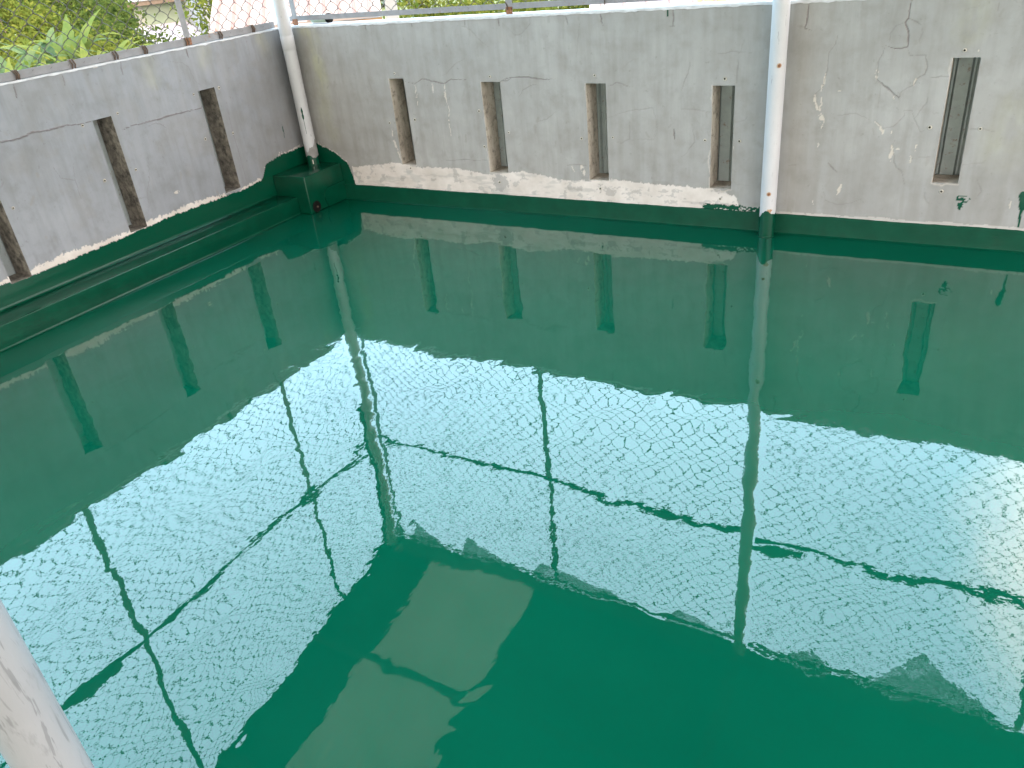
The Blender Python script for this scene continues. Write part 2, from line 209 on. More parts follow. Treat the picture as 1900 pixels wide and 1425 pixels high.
M_PLUG = m_simple('pale_plastic_plug', (.26, .24, .20, 1), (.50, .46, .38, 1), 90, .5)
M_TIE = m_simple('rusty_tie_wire', (.06, .045, .035, 1), (.14, .09, .06, 1), 50, .8)

# ------------------------------------------------------------------ camera, light
from mathutils import Matrix, Vector
Rc = ((0.86980436, 0.48458589, -0.09282721), (0.17004277, -0.47102656, -0.86557463), (-0.46316933, 0.73709599, -0.49210128))
cam = bpy.data.cameras.new('camera'); cam.sensor_width = 36; cam.lens = 1474.626/1900*36; cam.clip_end = 3000; cam.clip_start = .02
co = link('camera', cam); m = Matrix((Rc[0], tuple(-v for v in Rc[1]), tuple(-v for v in Rc[2]))).transposed().to_4x4()
m.translation = (4.75450924, -4.83825837, 1.75); co.matrix_world = m; sc.camera = co
SUN_EL, SUN_AZ = 66, 128        # azimuth from +y towards +x: behind the camera, to its right
L = bpy.data.lights.new('sun', 'SUN'); L.energy = 0.5; L.angle = R(12); L.color = (1, .95, .86); so = link('sun', L)
sd = Vector((math.sin(R(SUN_AZ))*math.cos(R(SUN_EL)), math.cos(R(SUN_AZ))*math.cos(R(SUN_EL)), math.sin(R(SUN_EL))))
so.rotation_euler = sd.to_track_quat('Z', 'Y').to_euler(); so.location = sd*50
w = bpy.data.worlds.new('World'); sc.world = w; w.use_nodes = True; nt = w.node_tree; nt.nodes.clear()
N = nt.nodes.new; LK = nt.links.new
sky = N('ShaderNodeTexSky'); sky.sky_type = 'NISHITA'; sky.sun_disc = False; sky.sun_elevation = R(SUN_EL); sky.sun_rotation = R(SUN_AZ)
sky.air_density = 1.0; sky.dust_density = 2.5; sky.ozone_density = 1.0; sky.altitude = 0
tc = N('ShaderNodeTexCoord'); mp = N('ShaderNodeMapping'); mp.inputs['Scale'].default_value = (1, 1, 2.2); LK(tc.outputs['Generated'], mp.inputs[0])
cn = N('ShaderNodeTexNoise'); cn.inputs['Scale'].default_value = 1.6; cn.inputs['Detail'].default_value = 6; cn.inputs['Roughness'].default_value = .55; LK(mp.outputs[0], cn.inputs['Vector'])
cr = N('ShaderNodeValToRGB'); cr.color_ramp.elements[0].position = .42; cr.color_ramp.elements[1].position = .78; LK(cn.outputs['Fac'], cr.inputs[0])
# thin bright cloud bank: a direction where the cloud is thickest
def dotmap(vec, lo, hi):
    nv = N('ShaderNodeVectorMath'); nv.operation = 'DOT_PRODUCT'; LK(tc.outputs['Generated'], nv.inputs[0]); nv.inputs[1].default_value = vec
    cb = N('ShaderNodeMapRange'); cb.interpolation_type = 'SMOOTHERSTEP'; cb.inputs[1].default_value = lo; cb.inputs[2].default_value = hi; LK(nv.outputs['Value'], cb.inputs[0]); return cb.outputs[0]
def wmix(f, a, b):
    m_ = N('ShaderNodeMix'); m_.data_type = 'RGBA'
    for so_, v in ((m_.inputs[0], f), (m_.inputs[6], a), (m_.inputs[7], b)):
        if isinstance(v, bpy.types.NodeSocket): LK(v, so_)
        else: so_.default_value = v
    return m_.outputs[2]
# thin high cloud: blue-white away from the sun, warm white towards it, one thick bright bank at the back right
cl = wmix(dotmap((.79, -.62, 0), -.28, .25), (4.1, 6.15, 7.55, 1), (5.0, 4.4, 3.85, 1))
cl = wmix(dotmap((.28, .77, .575), .964, .999), cl, (10.8, 10.3, 9.8, 1))
mr = N('ShaderNodeMapRange'); mr.inputs[3].default_value = .70; mr.inputs[4].default_value = .97; LK(cr.outputs[0], mr.inputs[0])
mz = N('ShaderNodeMath'); mz.operation = 'MULTIPLY'; LK(mr.outputs[0], mz.inputs[0])
zi = N('ShaderNodeMath'); zi.operation = 'MULTIPLY_ADD'; LK(dotmap((0, 0, 1), .80, .95), zi.inputs[0]); zi.inputs[1].default_value = -.8; zi.inputs[2].default_value = 1; LK(zi.outputs[0], mz.inputs[1])
sk = wmix(mz.outputs[0], sky.outputs[0], cl)
bg = N('ShaderNodeBackground'); bg.inputs[1].default_value = 0.15; LK(sk, bg.inputs[0]); ow = N('ShaderNodeOutputWorld'); LK(bg.outputs[0], ow.inputs[0])
sc.view_settings.view_transform = 'Standard'; sc.view_settings.look = 'None'; sc.view_settings.gamma = 1; sc.view_settings.exposure = 3.35
sc.render.engine = 'CYCLES'; sc.cycles.use_denoising = True; sc.cycles.max_bounces = 8; sc.cycles.diffuse_bounces = 5; sc.cycles.sample_clamp_indirect = 8; sc.cycles.transparent_max_bounces = 24
try: sc.cycles.denoiser = 'OPENIMAGEDENOISE'
except Exception: pass

# ------------------------------------------------------------------ dense grids
def grid_mesh(name, us, vs, pos, mats, holes=(), attrs=None, smooth_=True):
    """us, vs: 1-D node coordinates; pos(U, V) -> (n,3); faces inside holes are skipped"""
    U, V = np.meshgrid(us, vs); P = pos(U, V).reshape(-1, 3); nu, nv_ = len(us), len(vs)
    i = np.arange(nu-1)[None, :]+np.arange(nv_-1)[:, None]*nu
    uc = (us[:-1]+us[1:])/2; vc = (vs[:-1]+vs[1:])/2; keep = np.ones((nv_-1, nu-1), bool)
    for a, b, c, d in holes: keep &= ~(((uc > a) & (uc < b))[None, :] & ((vc > c) & (vc < d))[:, None])
    i = i[keep]; F = np.stack([i, i+1, i+1+nu, i+nu], 1)
    me = bpy.data.meshes.new(name); me.vertices.add(len(P)); me.vertices.foreach_set('co', P.astype(np.float32).ravel())
    me.loops.add(F.size); me.loops.foreach_set('vertex_index', F.astype(np.int32).ravel())
    me.polygons.add(len(F)); me.polygons.foreach_set('loop_start', np.arange(0, F.size, 4, dtype=np.int32))
    me.update(calc_edges=True); me.validate()
    if smooth_: me.polygons.foreach_set('use_smooth', np.ones(len(F), bool))
    for mt in mats: me.materials.append(mt)
    for nm, (x, y, z) in (attrs or {}).items():
        at = me.attributes.new(nm, 'FLOAT_COLOR', 'POINT')
        at.data.foreach_set('color', np.stack([x, y, z, np.ones_like(x)], -1).astype(np.float32).ravel())
    return me
def jitter(pl, amp, seed, step=.012):
    pl = np.array(pl, float); out = []
    r = np.random.default_rng(seed)
    for a, b in zip(pl[:-1], pl[1:]):
        n = max(2, int(np.hypot(*(b-a))/step)); t_ = np.linspace(0, 1, n, endpoint=False)
        off = np.cumsum(r.normal(0, 1, n))*amp*.5; off -= np.linspace(off[0], off[-1], n); off += r.normal(0, amp*.5, n)*np.sin(t_*math.pi)
        nrm = np.array([-(b-a)[1], (b-a)[0]])/(np.hypot(*(b-a))+1e-9)
        out += [a+(b-a)*tt+nrm*o for tt, o in zip(t_, off)]
    return np.array(out+[pl[-1]])
class Canvas:
    def __init__(s, us, vs): s.us, s.vs = us, vs; s.U, s.V = np.meshgrid(us, vs); s.z = lambda: np.zeros_like(s.U)
    def stroke(s, arr, pl, width, val, soft=1.0, jit=0, seed=1, taper=False):
        if len(pl) < 2: return
        pl = jitter(pl, jit, seed) if jit else np.array(pl, float)
        n = len(pl)
        for k, (a, b) in enumerate(zip(pl[:-1], pl[1:])):
            wd = width*(1-.75*abs(2*(k+.5)/(n-1)-1)) if taper else width
            R_ = wd*(1+soft)+.01; lo = np.minimum(a, b)-R_; hi = np.maximum(a, b)+R_
            j0, j1 = np.searchsorted(s.us, (lo[0], hi[0])); i0, i1 = np.searchsorted(s.vs, (lo[1], hi[1]))
            if j1 <= j0 or i1 <= i0: continue
            u = s.U[i0:i1, j0:j1]; v = s.V[i0:i1, j0:j1]; d = b-a; L2 = d@d+1e-12
            tt = np.clip(((u-a[0])*d[0]+(v-a[1])*d[1])/L2, 0, 1); dist = np.hypot(u-a[0]-tt*d[0], v-a[1]-tt*d[1])
            arr[i0:i1, j0:j1] = np.maximum(arr[i0:i1, j0:j1], val*(1-smooth(wd*(1-soft*.5), wd*(1+soft*.5), dist)))
    def poly(s, arr, pl, val):
        pl = np.array(pl); ins = np.zeros(s.U.shape, bool); x, y = s.U, s.V
        for (x0, y0), (x1, y1) in zip(pl, np.roll(pl, -1, 0)):
            c = (y0 > y) != (y1 > y); ins ^= c & (x < (x1-x0)*(y-y0)/((y1-y0)+1e-12)+x0)
        arr[ins] = np.maximum(arr[ins], val)

H = 1.284; TH = .16
def nodes(a, b, step, extra=()):
    x = np.arange(a, b+step/2, step)
    for e in extra:                                  # snap nodes onto slot edges
        k = np.argmin(abs(x-e)); x[k] = e
    return x
BS = [(.947,1.078,.300,.917), (1.724,1.874,.276,.890), (2.502,2.641,.262,.876), (3.320,3.453,.252,.860), (4.552,4.677,.352,.990)]
LS = [(.760,.906,.290,1.003), (1.610,1.743,.276,.990), (2.448,2.575,.253,.965)]

def make_wall(name, u0, u_dense, u_end, slots, P, paint, mat, label, ct_):
    us = np.concatenate([nodes(u0, u_dense, .005, [e for s in slots for e in s[:2]]), np.linspace(u_dense+.08, u_end, 24)])
    vs = nodes(0, 1.285, .005, [e for s in slots for e in s[2:]]); vs[-1] = H
    cv = Canvas(us, vs); A, Bm = paint(cv)
    bulge = (fbm(cv.U*1.3, cv.V*1.3, 91, 3)-.5)*.006
    # slightly broken slot edges
    me = grid_mesh(name, us, vs, lambda U, V: P(U, V, np.zeros_like(U)), [mat, M_JAMB], slots, {'mask_a': A, 'mask_b': Bm})
    wall = link(name, me); tag(wall, label, 'wall')
    # jambs, sills, outer face, top and ends: the wall's body
    mb = MB()
    q = lambda pts: mb.add([P(np.array(u), np.array(v), np.array(t_)).reshape(3) for u, v, t_ in pts], [(0, 1, 2, 3)])
    for a, b, c, d in slots:
        q([(a,c,0),(a,c,TH),(a,d,TH),(a,d,0)]); q([(b,c,0),(b,d,0),(b,d,TH),(b,c,TH)]); q([(a,c,0),(b,c,0),(b,c,TH),(a,c,TH)]); q([(a,d,0),(a,d,TH),(b,d,TH),(b,d,0)])
    mb.build('slot_reveal', M_JAMBB if mat is M_BACK else M_JAMB, wall)
    ub = sorted({u0, u_end} | {e for s in slots for e in s[:2]}); mo = MB()
    q2 = lambda pts: mo.add([P(np.array(u), np.array(v), np.array(t_)).reshape(3) for u, v, t_ in pts], [(0, 1, 2, 3)])
    for a, b in zip(ub[:-1], ub[1:]):
        s_ = [s for s in slots if abs(s[0]-a) < 1e-6 and abs(s[1]-b) < 1e-6]
        for c, d in ([(-.2, s_[0][2]), (s_[0][3], H)] if s_ else [(-.2, H)]): q2([(a,c,TH),(b,c,TH),(b,d,TH),(a,d,TH)])
    q2([(u0,H,0),(u_end,H,0),(u_end,H,TH),(u0,H,TH)]); q2([(u0,0,0),(u0,0,TH),(u0,H,TH),(u0,H,0)]); q2([(u_end,0,0),(u_end,0,TH),(u_end,H,TH),(u_end,H,0)])
    mo.build('outer_face', M_FILLET, wall)
    # mortar coping: ragged thin layer on top, a few mm proud of the face
    xs = np.arange(u0+.002, u_end, .02); fr = -.003-.003*abs(n1(xs*9, 5, 4, .7)); tp = H+ct_+.003*n1(xs*6, 15); bo = H-.003-.010*np.clip(n1(xs*14, 25, 4, .8)+.25, 0, 1)
    mc = MB(); vs_ = []
    for x, f_, t_, b_ in zip(xs, fr, tp, bo):
        for v, d in ((b_, f_), (t_, f_*.7), (t_, TH+.006), (H-.01, TH+.006)): vs_.append(P(np.array(x), np.array(v), np.array(d)).reshape(3))
    n = len(xs); mc.add(vs_, [(i*4+k, i*4+k+1, i*4+k+5, i*4+k+4) for i in range(n-1) for k in range(3)]+[(0,1,2,3), ((n-1)*4+3, (n-1)*4+2, (n-1)*4+1, (n-1)*4)]); mc.build('coping', M_CAP, wall)
    return wall
Pb = lambda u, v, t_: np.stack([u, t_, v], -1)             # back wall: x = u, depth +y
Pl = lambda u, v, t_: np.stack([-t_, -u, v], -1)           # left wall: y = -u, depth -x

def common(cv, pre, seed):
    crack = cv.z(); chip = cv.z(); gr = cv.z(); mo = cv.z()
    for k, (I, pl) in enumerate(D[pre+'_cracks']): cv.stroke(crack, pl,   .0028+.0016*I, min(1, I*I*.9+.08), .9, .0025, seed+k, True)
    for k, (wd, pl) in enumerate(D[pre+'_chips']): cv.stroke(chip, pl, wd*.8, 1, .3, .006, seed+50+k, True)
    for k, (a, wd, pl) in enumerate(D[pre+'_streaks']): cv.stroke(gr, pl, wd*.7, a, 1.6, .01, seed+90+k, True)
    for k, (a, wd, pl) in enumerate(D[pre+'_moss']): cv.stroke(mo, pl, wd, a, 1.6, .01, seed+150+k)
    br = fbm(cv.U*16, cv.V*8, seed+7, 4, .65); gr *= np.clip(br*2-.35, 0, 1.2); mo *= np.clip(br*2-.3, 0, 1)
    chip *= (fbm(cv.U*60, cv.V*60, seed+8, 2) > .33)
    # hairline craze
    r = np.random.default_rng(seed+400)
    for k in range(12):
        p = np.array([r.uniform(cv.us[0]+.1, cv.us[0]+5.2), r.uniform(.3, 1.25)]); a = r.uniform(0, 6.3); pl = [p]
        for _ in range(r.integers(2, 6)): a += r.normal(0, .7); p = p+np.array([math.cos(a), math.sin(a)])*r.uniform(.03, .09); pl.append(p)
        cv.stroke(crack, pl, .0032, r.uniform(.15, .4), .9, .004, seed+500+k, True)
    for k in range(150):                                   # trowel nicks and small dirt marks
        p = np.array([r.uniform(cv.us[0]+.05, cv.us[0]+5.3), r.uniform(.2, 1.27)]); a = r.normal(1.57, .5)
        cv.stroke(gr, [p, p+np.array([math.cos(a), math.sin(a)])*r.uniform(.005, .05)], r.uniform(.002, .010), r.uniform(.25, .8), 1.2, .003, seed+600+k)
    for k in range(46):                                    # runs of dirt from the coping
        u = r.uniform(cv.us[0]+.02, cv.us[0]+5.4); ln = r.uniform(.03, .22)
        cv.stroke(gr, [(u, H), (u+r.normal(0, .006), H-ln)], r.uniform(.004, .02), r.uniform(.2, .65), 1.5, .003, seed+800+k, False)
    return crack, chip, gr, mo
def drip_noise(u, seed, f=30): return n1(u*f, seed, 5, .72)

def paint_back(cv):
    crack, chip, gr, mo = common(cv, 'back', 1000); U, V = cv.U, cv.V; u = cv.us
    green = cv.z(); plas = cv.z()
    # plaster band left bare above the cove
    pt = np.array(D['plaster_top']); top = np.interp(u, pt[:,0], pt[:,1])+.010*drip_noise(u, 31, 22)+.006*drip_noise(u, 33, 70)
    bnd = (u > .44) & (u < 3.505)
    e = fbm(U*45, V*45, 35, 4, .7)-.5
    plas = np.where(bnd[None, :] & (V < top[None, :]+e*.02), 1., 0.)
    # grey paint left on below the slots
    for (a, b, c, d), s_ in zip(BS[:4], (.3, .9, .35, .3)):
        cx = (a+b)/2; blob = np.exp(-((U-cx)/.07)**2-((V-c+.07)/.07)**2)*s_; plas = np.where(blob+e*.7 > .42, plas*.25, plas)
    plas = np.where((fbm(U*14, V*20, 36, 4, .65) > .66), plas*.5, plas); plas *= 1-.4*smooth(.60, .72, fbm(U*5, V*26, 37, 4, .6))
    gr = np.maximum(gr, .6*smooth(.55, .7, fbm(U*7, V*9, 38, 4, .6))*bnd[None, :]*(V < .28))
    # cream edge along the cove right of the bare band
    low = .127+.006*drip_noise(u, 41, 12); thin = (u > 3.5)[None, :] & (V < (low+.006+.012*drip_noise(u, 43, 9))[None, :]) & (e > -.22)
    plas = np.maximum(plas, thin*.5)
    gr = np.maximum(gr, np.where(bnd[None, :] & (V < .122+.010*(drip_noise(u, 45, 10)[None, :]+.3)) & (fbm(U*9, V*30, 46, 3) > .5), .9, 0))
    gt = np.array(D['back_green_top']); g_top = np.convolve(np.pad(np.interp(u, gt[:,0], gt[:,1], left=.44, right=0), 4, 'edge'), np.ones(9)/9, 'valid')+.008*drip_noise(u, 51, 45)
    green = np.where((u < .458)[None, :] & (V < g_top[None, :]+e*.012), 1., 0.)
    ed = (u < .458)[None, :] & (V < g_top[None, :]+.012+e*.05) & (V > g_top[None, :]-.002) & (fbm(U*22, V*22, 53, 3, .7) > .54); plas = np.maximum(plas, ed*1.)
    # damp arc of darker grey round the green
    damp = smooth(.0, .03, (g_top[None, :]+.085-V))*(U < .52)*(U > .08)*smooth(.53, .5, U+0*V); gr = np.maximum(gr, damp*.55)
    gr = np.maximum(gr, smooth(.36, .16, abs(U-.30)+abs(V-.38)*1.2)*fbm(U*9, V*9, 55)*.8)
    # dabs of green right of the plaster, blot and drip
    gg = (u > 3.28) & (u < 3.68); green = np.where(gg[None, :] & (V < .150+.012*drip_noise(u, 57, 20)[None, :]) & (V > .1) & (fbm(U*40, V*60, 58, 3, .7) > .40), 1., green)
    bl = cv.z(); cv.poly(bl, D['blot'], 1); green = np.maximum(green, bl*(fbm(U*30, V*75, 61, 3, .6) > .36))
    d = D['drip']; cv.stroke(green, d[:2], .015, 1, .15, .004, 5); cv.stroke(green, d[2:], .0062, 1, .3, .001, 6); cv.stroke(green, D['topgreen'], .0045, 1, .3, .001, 8)
    for s_ in BS:                                          # worn arrises round the slots
        for pl in ([(s_[0]-.003, s_[2]), (s_[0]-.003, s_[3])], [(s_[0], s_[2]-.006), (s_[1], s_[2]-.006)]): cv.stroke(chip, pl, .004, .55, .8, .006, int(s_[0]*100))
    # faint overall streaking down the right bay
    gr = np.maximum(gr, .42*smooth(.5, .66, fbm(U*11, V*1.6, 71, 4))*smooth(.75, .25, V)*(U > 3.7)*1.3)
    gr = np.maximum(gr, .30*smooth(.52, .66, fbm(U*4, V*4, 73, 5, .6)))
    return (green, plas*(1-green), crack*(1-green)*(1-.8*plas)), (np.clip(chip, 0, 1)*(1-green), np.clip(gr, 0, 1)*(1-green), mo)
def paint_left(cv):
    crack, chip, gr, mo = common(cv, 'left', 2000); U, V = cv.U, cv.V; u = cv.us
    gt = np.array(D['left_green_top'])[::-1]; wt = np.array(D['left_white_top'])[::-1]
    e = fbm(U*60+V*60, V*22-U*22, 81, 4, .7)-.5            # brush bristles slanting
    g = np.convolve(np.pad(np.interp(u, gt[:,0], gt[:,1], left=.414, right=.262), 5, 'edge'), np.ones(11)/11, 'valid')+.006*drip_noise(u, 83, 30); wtp = np.interp(u, wt[:,0], wt[:,1], left=.29, right=.285)+.010*drip_noise(u, 85, 28)
    green = np.where(V < g[None, :]+e*.020, 1., 0.)
    plas = np.where((u > .47)[None, :] & (V < wtp[None, :]+e*.045+.002) & (V > g[None, :]-.02), 1., 0.)
    ed = (u < .52)[None, :] & (V < g[None, :]+.012+e*.05) & (fbm(U*30, V*30, 87, 3, .7) > .56); plas = np.maximum(plas, ed*1.)
    cv.stroke(green, D['lstreak'], .004, 1, .4, .002, 9, True)
    gr = np.maximum(gr, smooth(.62, .2, abs(U-.12)*.9+abs(V-.44))*fbm(U*8, V*8, 89)*1.0)
    gr = np.maximum(gr, .34*smooth(.52, .66, fbm(U*4, V*4, 93, 5, .6))); gr = np.maximum(gr, .3*smooth(.5, .62, fbm(U*10, V*1.5, 94, 4))*smooth(.6, 1.2, V))
    for s_ in LS: cv.stroke(chip, [(s_[0], s_[2]-.004), (s_[1], s_[2]-.004)], .004, .5, .8, .006, int(s_[0]*100))
    return (green, plas*(1-green), crack*(1-green)*(1-.8*plas)), (np.clip(chip, 0, 1)*(1-green), np.clip(gr, 0, 1)*(1-green), mo)

wall_b = make_wall('parapet_wall', 0, 5.5, 7.6, BS, Pb, paint_back, M_BACK, 'cracked grey plaster wall with five slots and a bare cream strip along its foot', .009)
wall_l = make_wall('parapet_wall', .0005, 3.4, 7.6, LS, Pl, paint_left, M_LEFT, 'grey plaster wall on the left, coloured with blue skylight, with three slots above the green ledge', .0045)

def plug(u, v, P, wall, k):
    mb = MB(); n = 10; r0 = .0070+.003*((k*37) % 5)/5; r1 = r0*.62; vs = []
    for r, d in ((r0*1.25, -.0012), (r0, -.0035), (r1, -.0035), (r1, .004)):
        for i in range(n): vs.append(P(np.array(u+r*math.cos(6.2832*i/n)), np.array(v+r*math.sin(6.2832*i/n)), np.array(d)).reshape(3))
    mb.add(vs, [(j*n+i, j*n+(i+1) % n, (j+1)*n+(i+1) % n, (j+1)*n+i) for j in range(3) for i in range(n)])
    o = mb.build('wall_plug', M_PLUG, wall)
    mh = MB(); mh.add([P(np.array(u+r1*1.02*math.cos(6.2832*i/n)), np.array(v+r1*1.02*math.sin(6.2832*i/n)), np.array(-.003)).reshape(3) for i in range(n)], [tuple(range(n))])
    mh.build('screw_hole', M_DARK, o)
for k, (u, v) in enumerate(D['back_plugs']): plug(u, v, Pb, wall_b, k)
for k, (u, v) in enumerate(D['left_plugs']): plug(u, v, Pl, wall_l, k)

# green cove at the foot of the back wall (a sloped upstand) with its mortar lip
xs = np.arange(.335, 7.6, .02); ct = .118+.004*n1(xs*3, 101)+.003*n1(xs*20, 102); cf = .012+.003*n1(xs*4, 103)
mb = MB(); vs = []
for x, tz, f_ in zip(xs, ct, cf):
    for y, z in ((-.001, tz), (-f_*.7, tz-.003), (-f_*.9, tz-.014), (-f_*.9-.001, .02), (-f_-.004, .005), (-f_-.012, .0008)): vs.append((x, y, z))
n = len(xs); mb.add(vs, [(i*6+k, i*6+k+1, i*6+k+7, i*6+k+6) for i in range(n-1) for k in range(5)]); mb.build('cove', M_COVE, wall_b, True)

# ------------------------------------------------------------------ floor
us = np.concatenate([nodes(0, 6.2, .011), np.linspace(6.3, 7.6, 14)]); vs = np.concatenate([np.linspace(-7.6, -5.05, 26), nodes(-4.95, 0, .011)])
U, V = np.meshgrid(us, vs)
hgt = .00050*(fbm(U*1.2, V*1.2, 201, 2)-.5)*2+  .00052*(fbm(U*3.4, V*3.4, 203, 2)-.5)*2+  .00036*(fbm(U*8+.3*V, V*6.5, 205, 2)-.5)*2+.000085*(fbm(U*20, V*15, 207, 1)-.5)*2
cf_ = Canvas(us, vs); rd = cf_.z()
r = np.random.default_rng(77)
def ridge(x0, y0, x1, y1, h, wd=.012):
    z = cf_.z(); pts = np.array([(x0, y0), ((x0+x1)/2+r.normal(0, .01), (y0+y1)/2+r.normal(0, .01)), (x1, y1)])
    cf_.stroke(z, pts, wd, 1, 1.9); return z*h
for s_ in D['floor_ridges']: hgt += ridge(*s_, .00024*r.choice([-1, 1]), r.uniform(.010, .016))
for k in range(70):
    x, y = r.uniform(.4, 6), r.uniform(-4.8, -.3); a = (r.normal(1.57, .2) if r.random() < .65 else r.normal(.1, .3)); l_ = r.uniform(.05, .5)
    hgt += ridge(x, y, x+math.cos(a)*l_, y+math.sin(a)*l_,   .00009*r.choice([-1, 1])*r.uniform(.3, 1.5), r.uniform(.010, .024))
for k in range(90):                                        # lap marks of the roller
    if k % 2: x, y = r.uniform(1.2, 5.6), r.uniform(-3.0, -1.6)
    else: x, y = r.uniform(1.4, 2.9), r.uniform(-4.2, -1.8)
    a = r.normal(1.57, .35) if r.random() < .6 else r.normal(.2, .5); l_ = r.uniform(.02, .22)
    hgt += ridge(x, y, x+math.cos(a)*l_, y+math.sin(a)*l_, .00017*r.choice([-1, 1])*r.uniform(.4, 1.4), r.uniform(.009, .014))
# broad puddle swirl in front of the camera
for x_, y_, a_, w_ in ((3.55, -3.25, .0007, .16), (3.30, -3.62, -.0006, .22), (3.85, -3.45, .0004, .10)): hgt += a_*np.exp(-((U-x_)**2+(V-y_)**2)/w_**2)
flr = link('floor', grid_mesh('floor', us, vs, lambda a, b: np.stack([a, b, hgt], -1), [M_FLOOR])); tag(flr, kind='structure')
mb = MB(); mb.box((-.16, -7.7, -.3), (7.7, .16, -.02)); tag(mb.build('floor_slab', M_FILLET), kind='structure')

# ------------------------------------------------------------------ ledge and corner plinth
led = MB(); led.box((.0015, -7.5, .001), (.222, -.4325, .133), .006)
lo = led.build('ledge', M_GREEN, None, True); tag(lo, 'long low green painted concrete ledge along the foot of the left wall', 'ledge')
for dx, z, nm in ((.2225, .004, 'floor_fillet'),):
    mb = MB(); ys = np.arange(-7.5, -.44, .05); vs_ = []
    for y in ys: vs_ += [(.2225, y, .012), (.2265, y, .004), (.236, y, .0009)]
    mb.add(vs_, [(i*3+k, i*3+k+1, i*3+k+4, i*3+k+3) for i in range(len(ys)-1) for k in range(2)]); mb.build(nm, M_GREEN, lo, True)
mb = MB(); ys = np.arange(-7.5, -.44, .05); vs_ = []
for y in ys: vs_ += [(.0015, y, .150), (.006, y, .139), (.018, y, .1338)]
mb.add(vs_, [(i*3+k, i*3+k+1, i*3+k+4, i*3+k+3) for i in range(len(ys)-1) for k in range(2)]); mb.build('wall_fillet', M_GREEN, lo, True)
pl = MB(); pl.box((.0015, -.431, .001), (.332, -.0015, .288), .007); po = pl.build('plinth', M_GREEN, None, True)
tag(po, 'green painted concrete block in the corner carrying the leaning pale pipe', 'plinth')
# raised lower right panel with a rounded corner on the face towards the room
prof = [(-.20, .004), (-.003, .004), (-.003, .150)]+[(-.225+.0+.07*math.cos(a)+.0, .080+.070*math.sin(a)) for a in np.linspace(math.pi/2, math.pi, 7)][0:0]
prof += [(-.20, .150)]+[(-.20+.055*math.cos(a), .095+.055*math.sin(a)) for a in np.linspace(math.pi/2, math.pi, 8)]+[(-.255, .06), (-.235, .004)]
mb = MB(); k = len(prof); vs_ = [(.3318, y, z) for y, z in prof]+[(.339, y*.995-.001, z-.002*(z > .05)) for y, z in prof]
mb.add(vs_, [tuple(range(k, 2*k))]+[(i, (i+1) % k, (i+1) % k+k, i+k) for i in range(k)]); mb.build('render_patch', M_GREEN, po)
# drain hole
mb = MB(); n = 28; cy, cz, r0 = -.362, .043, .040; vs_ = []
for rr_, x in ((r0*1.12, .3325), (r0*1.05, .3385), (r0*.93, .3385), (r0*.88, .322)):
    for i in range(n): a = 6.2832*i/n; vs_.append((x, cy+rr_*math.cos(a), cz+rr_*math.sin(a)))
mb.add(vs_, [(j*n+i, j*n+(i+1) % n, (j+1)*n+(i+1) % n, (j+1)*n+i) for j in range(3) for i in range(n)]); dr = mb.build('drain_spout', M_DARK, po, True)
mb = MB(); mb.add([(.3336, cy+r0*.92*math.cos(6.2832*i/n), cz+r0*.92*math.sin(6.2832*i/n)) for i in range(n)], [tuple(range(n))])
mb.build('drain_mouth', M_DARK, dr)
mb = MB(); mb.tube([(.3340, cy+.006, cz-.004), (.337, cy+.004, cz-.006)], [.011, .006], 9); mb.build('debris', M_TIE, dr)

# ------------------------------------------------------------------ poles
ZR = lambda y: 3.80-.17*y
def pole(x, y, z0, r0, label, bolts=(), sleeve=None, collars=(), face=-math.pi/2, mat=None):
    o = empty('pipe_post', (x, y, z0)); tag(o, label, 'pipe post', 'pale pipe posts holding up the roof')
    mb = MB(); zs = np.linspace(z0, ZR(y)-.1, 24); mb.tube([(x, y, z) for z in zs], r0, 32); mb.build('pipe', mat or M_PIPE, o, True)
    for z in collars:
        mb = MB(); mb.tube([(x, y, z-.05), (x, y, z-.047), (x, y, z+.047), (x, y, z+.05)], [r0, r0*1.035, r0*1.035, r0], 32); mb.build('collar', M_PIPE, o, True)
    for z, a in bolts:
        d = np.array([math.cos(a), math.sin(a), 0]); p = np.array([x, y, z])
        mb = MB(); mb.tube([p+d*(r0-.002), p+d*(r0+.0015)], [.0135, .012], 14); st_ = mb.build('rust_ring', M_RUSTSTAIN, o)
        mb = MB(); mb.tube([p+d*(r0+.001), p+d*(r0+.006)], [.0085, .007], 6); mb.build('bolt_head', M_RUST, st_)
    if sleeve is not None:
        n = 40; mb = MB(); vs_ = []
        for i in range(n):
            a = 6.2832*i/n; zt = sleeve+.020*math.cos(a-face-.6)+.012*math.sin(3*a)+.01*random.random()
            for z in (z0+.001, zt): vs_.append((x+(r0+.0022)*math.cos(a), y+(r0+.0022)*math.sin(a), z))
        mb.add(vs_, [(2*i, 2*((i+1) % n), 2*((i+1) % n)+1, 2*i+1) for i in range(n)]); mb.build('painted_foot', M_GREEN, o, True)
    return o
pm = pole(3.700, -.075, .0015, .046, 'upright white pipe with two rusty bolts between the fourth and fifth wall slots', [(.984, -1.15), (.270, -1.35)], .135)
mb = MB(); mb.box((3.699, -.30, 3.33), (3.706, -.08, 3.75)); mb.build('gusset', M_STEELD, pm)
mb = MB(); mb.tube([(3.66, -.08, 2.46), (4.10, -.03, 2.49)], .020, 10); mb.build('rail_stub', M_STEELD, pm)
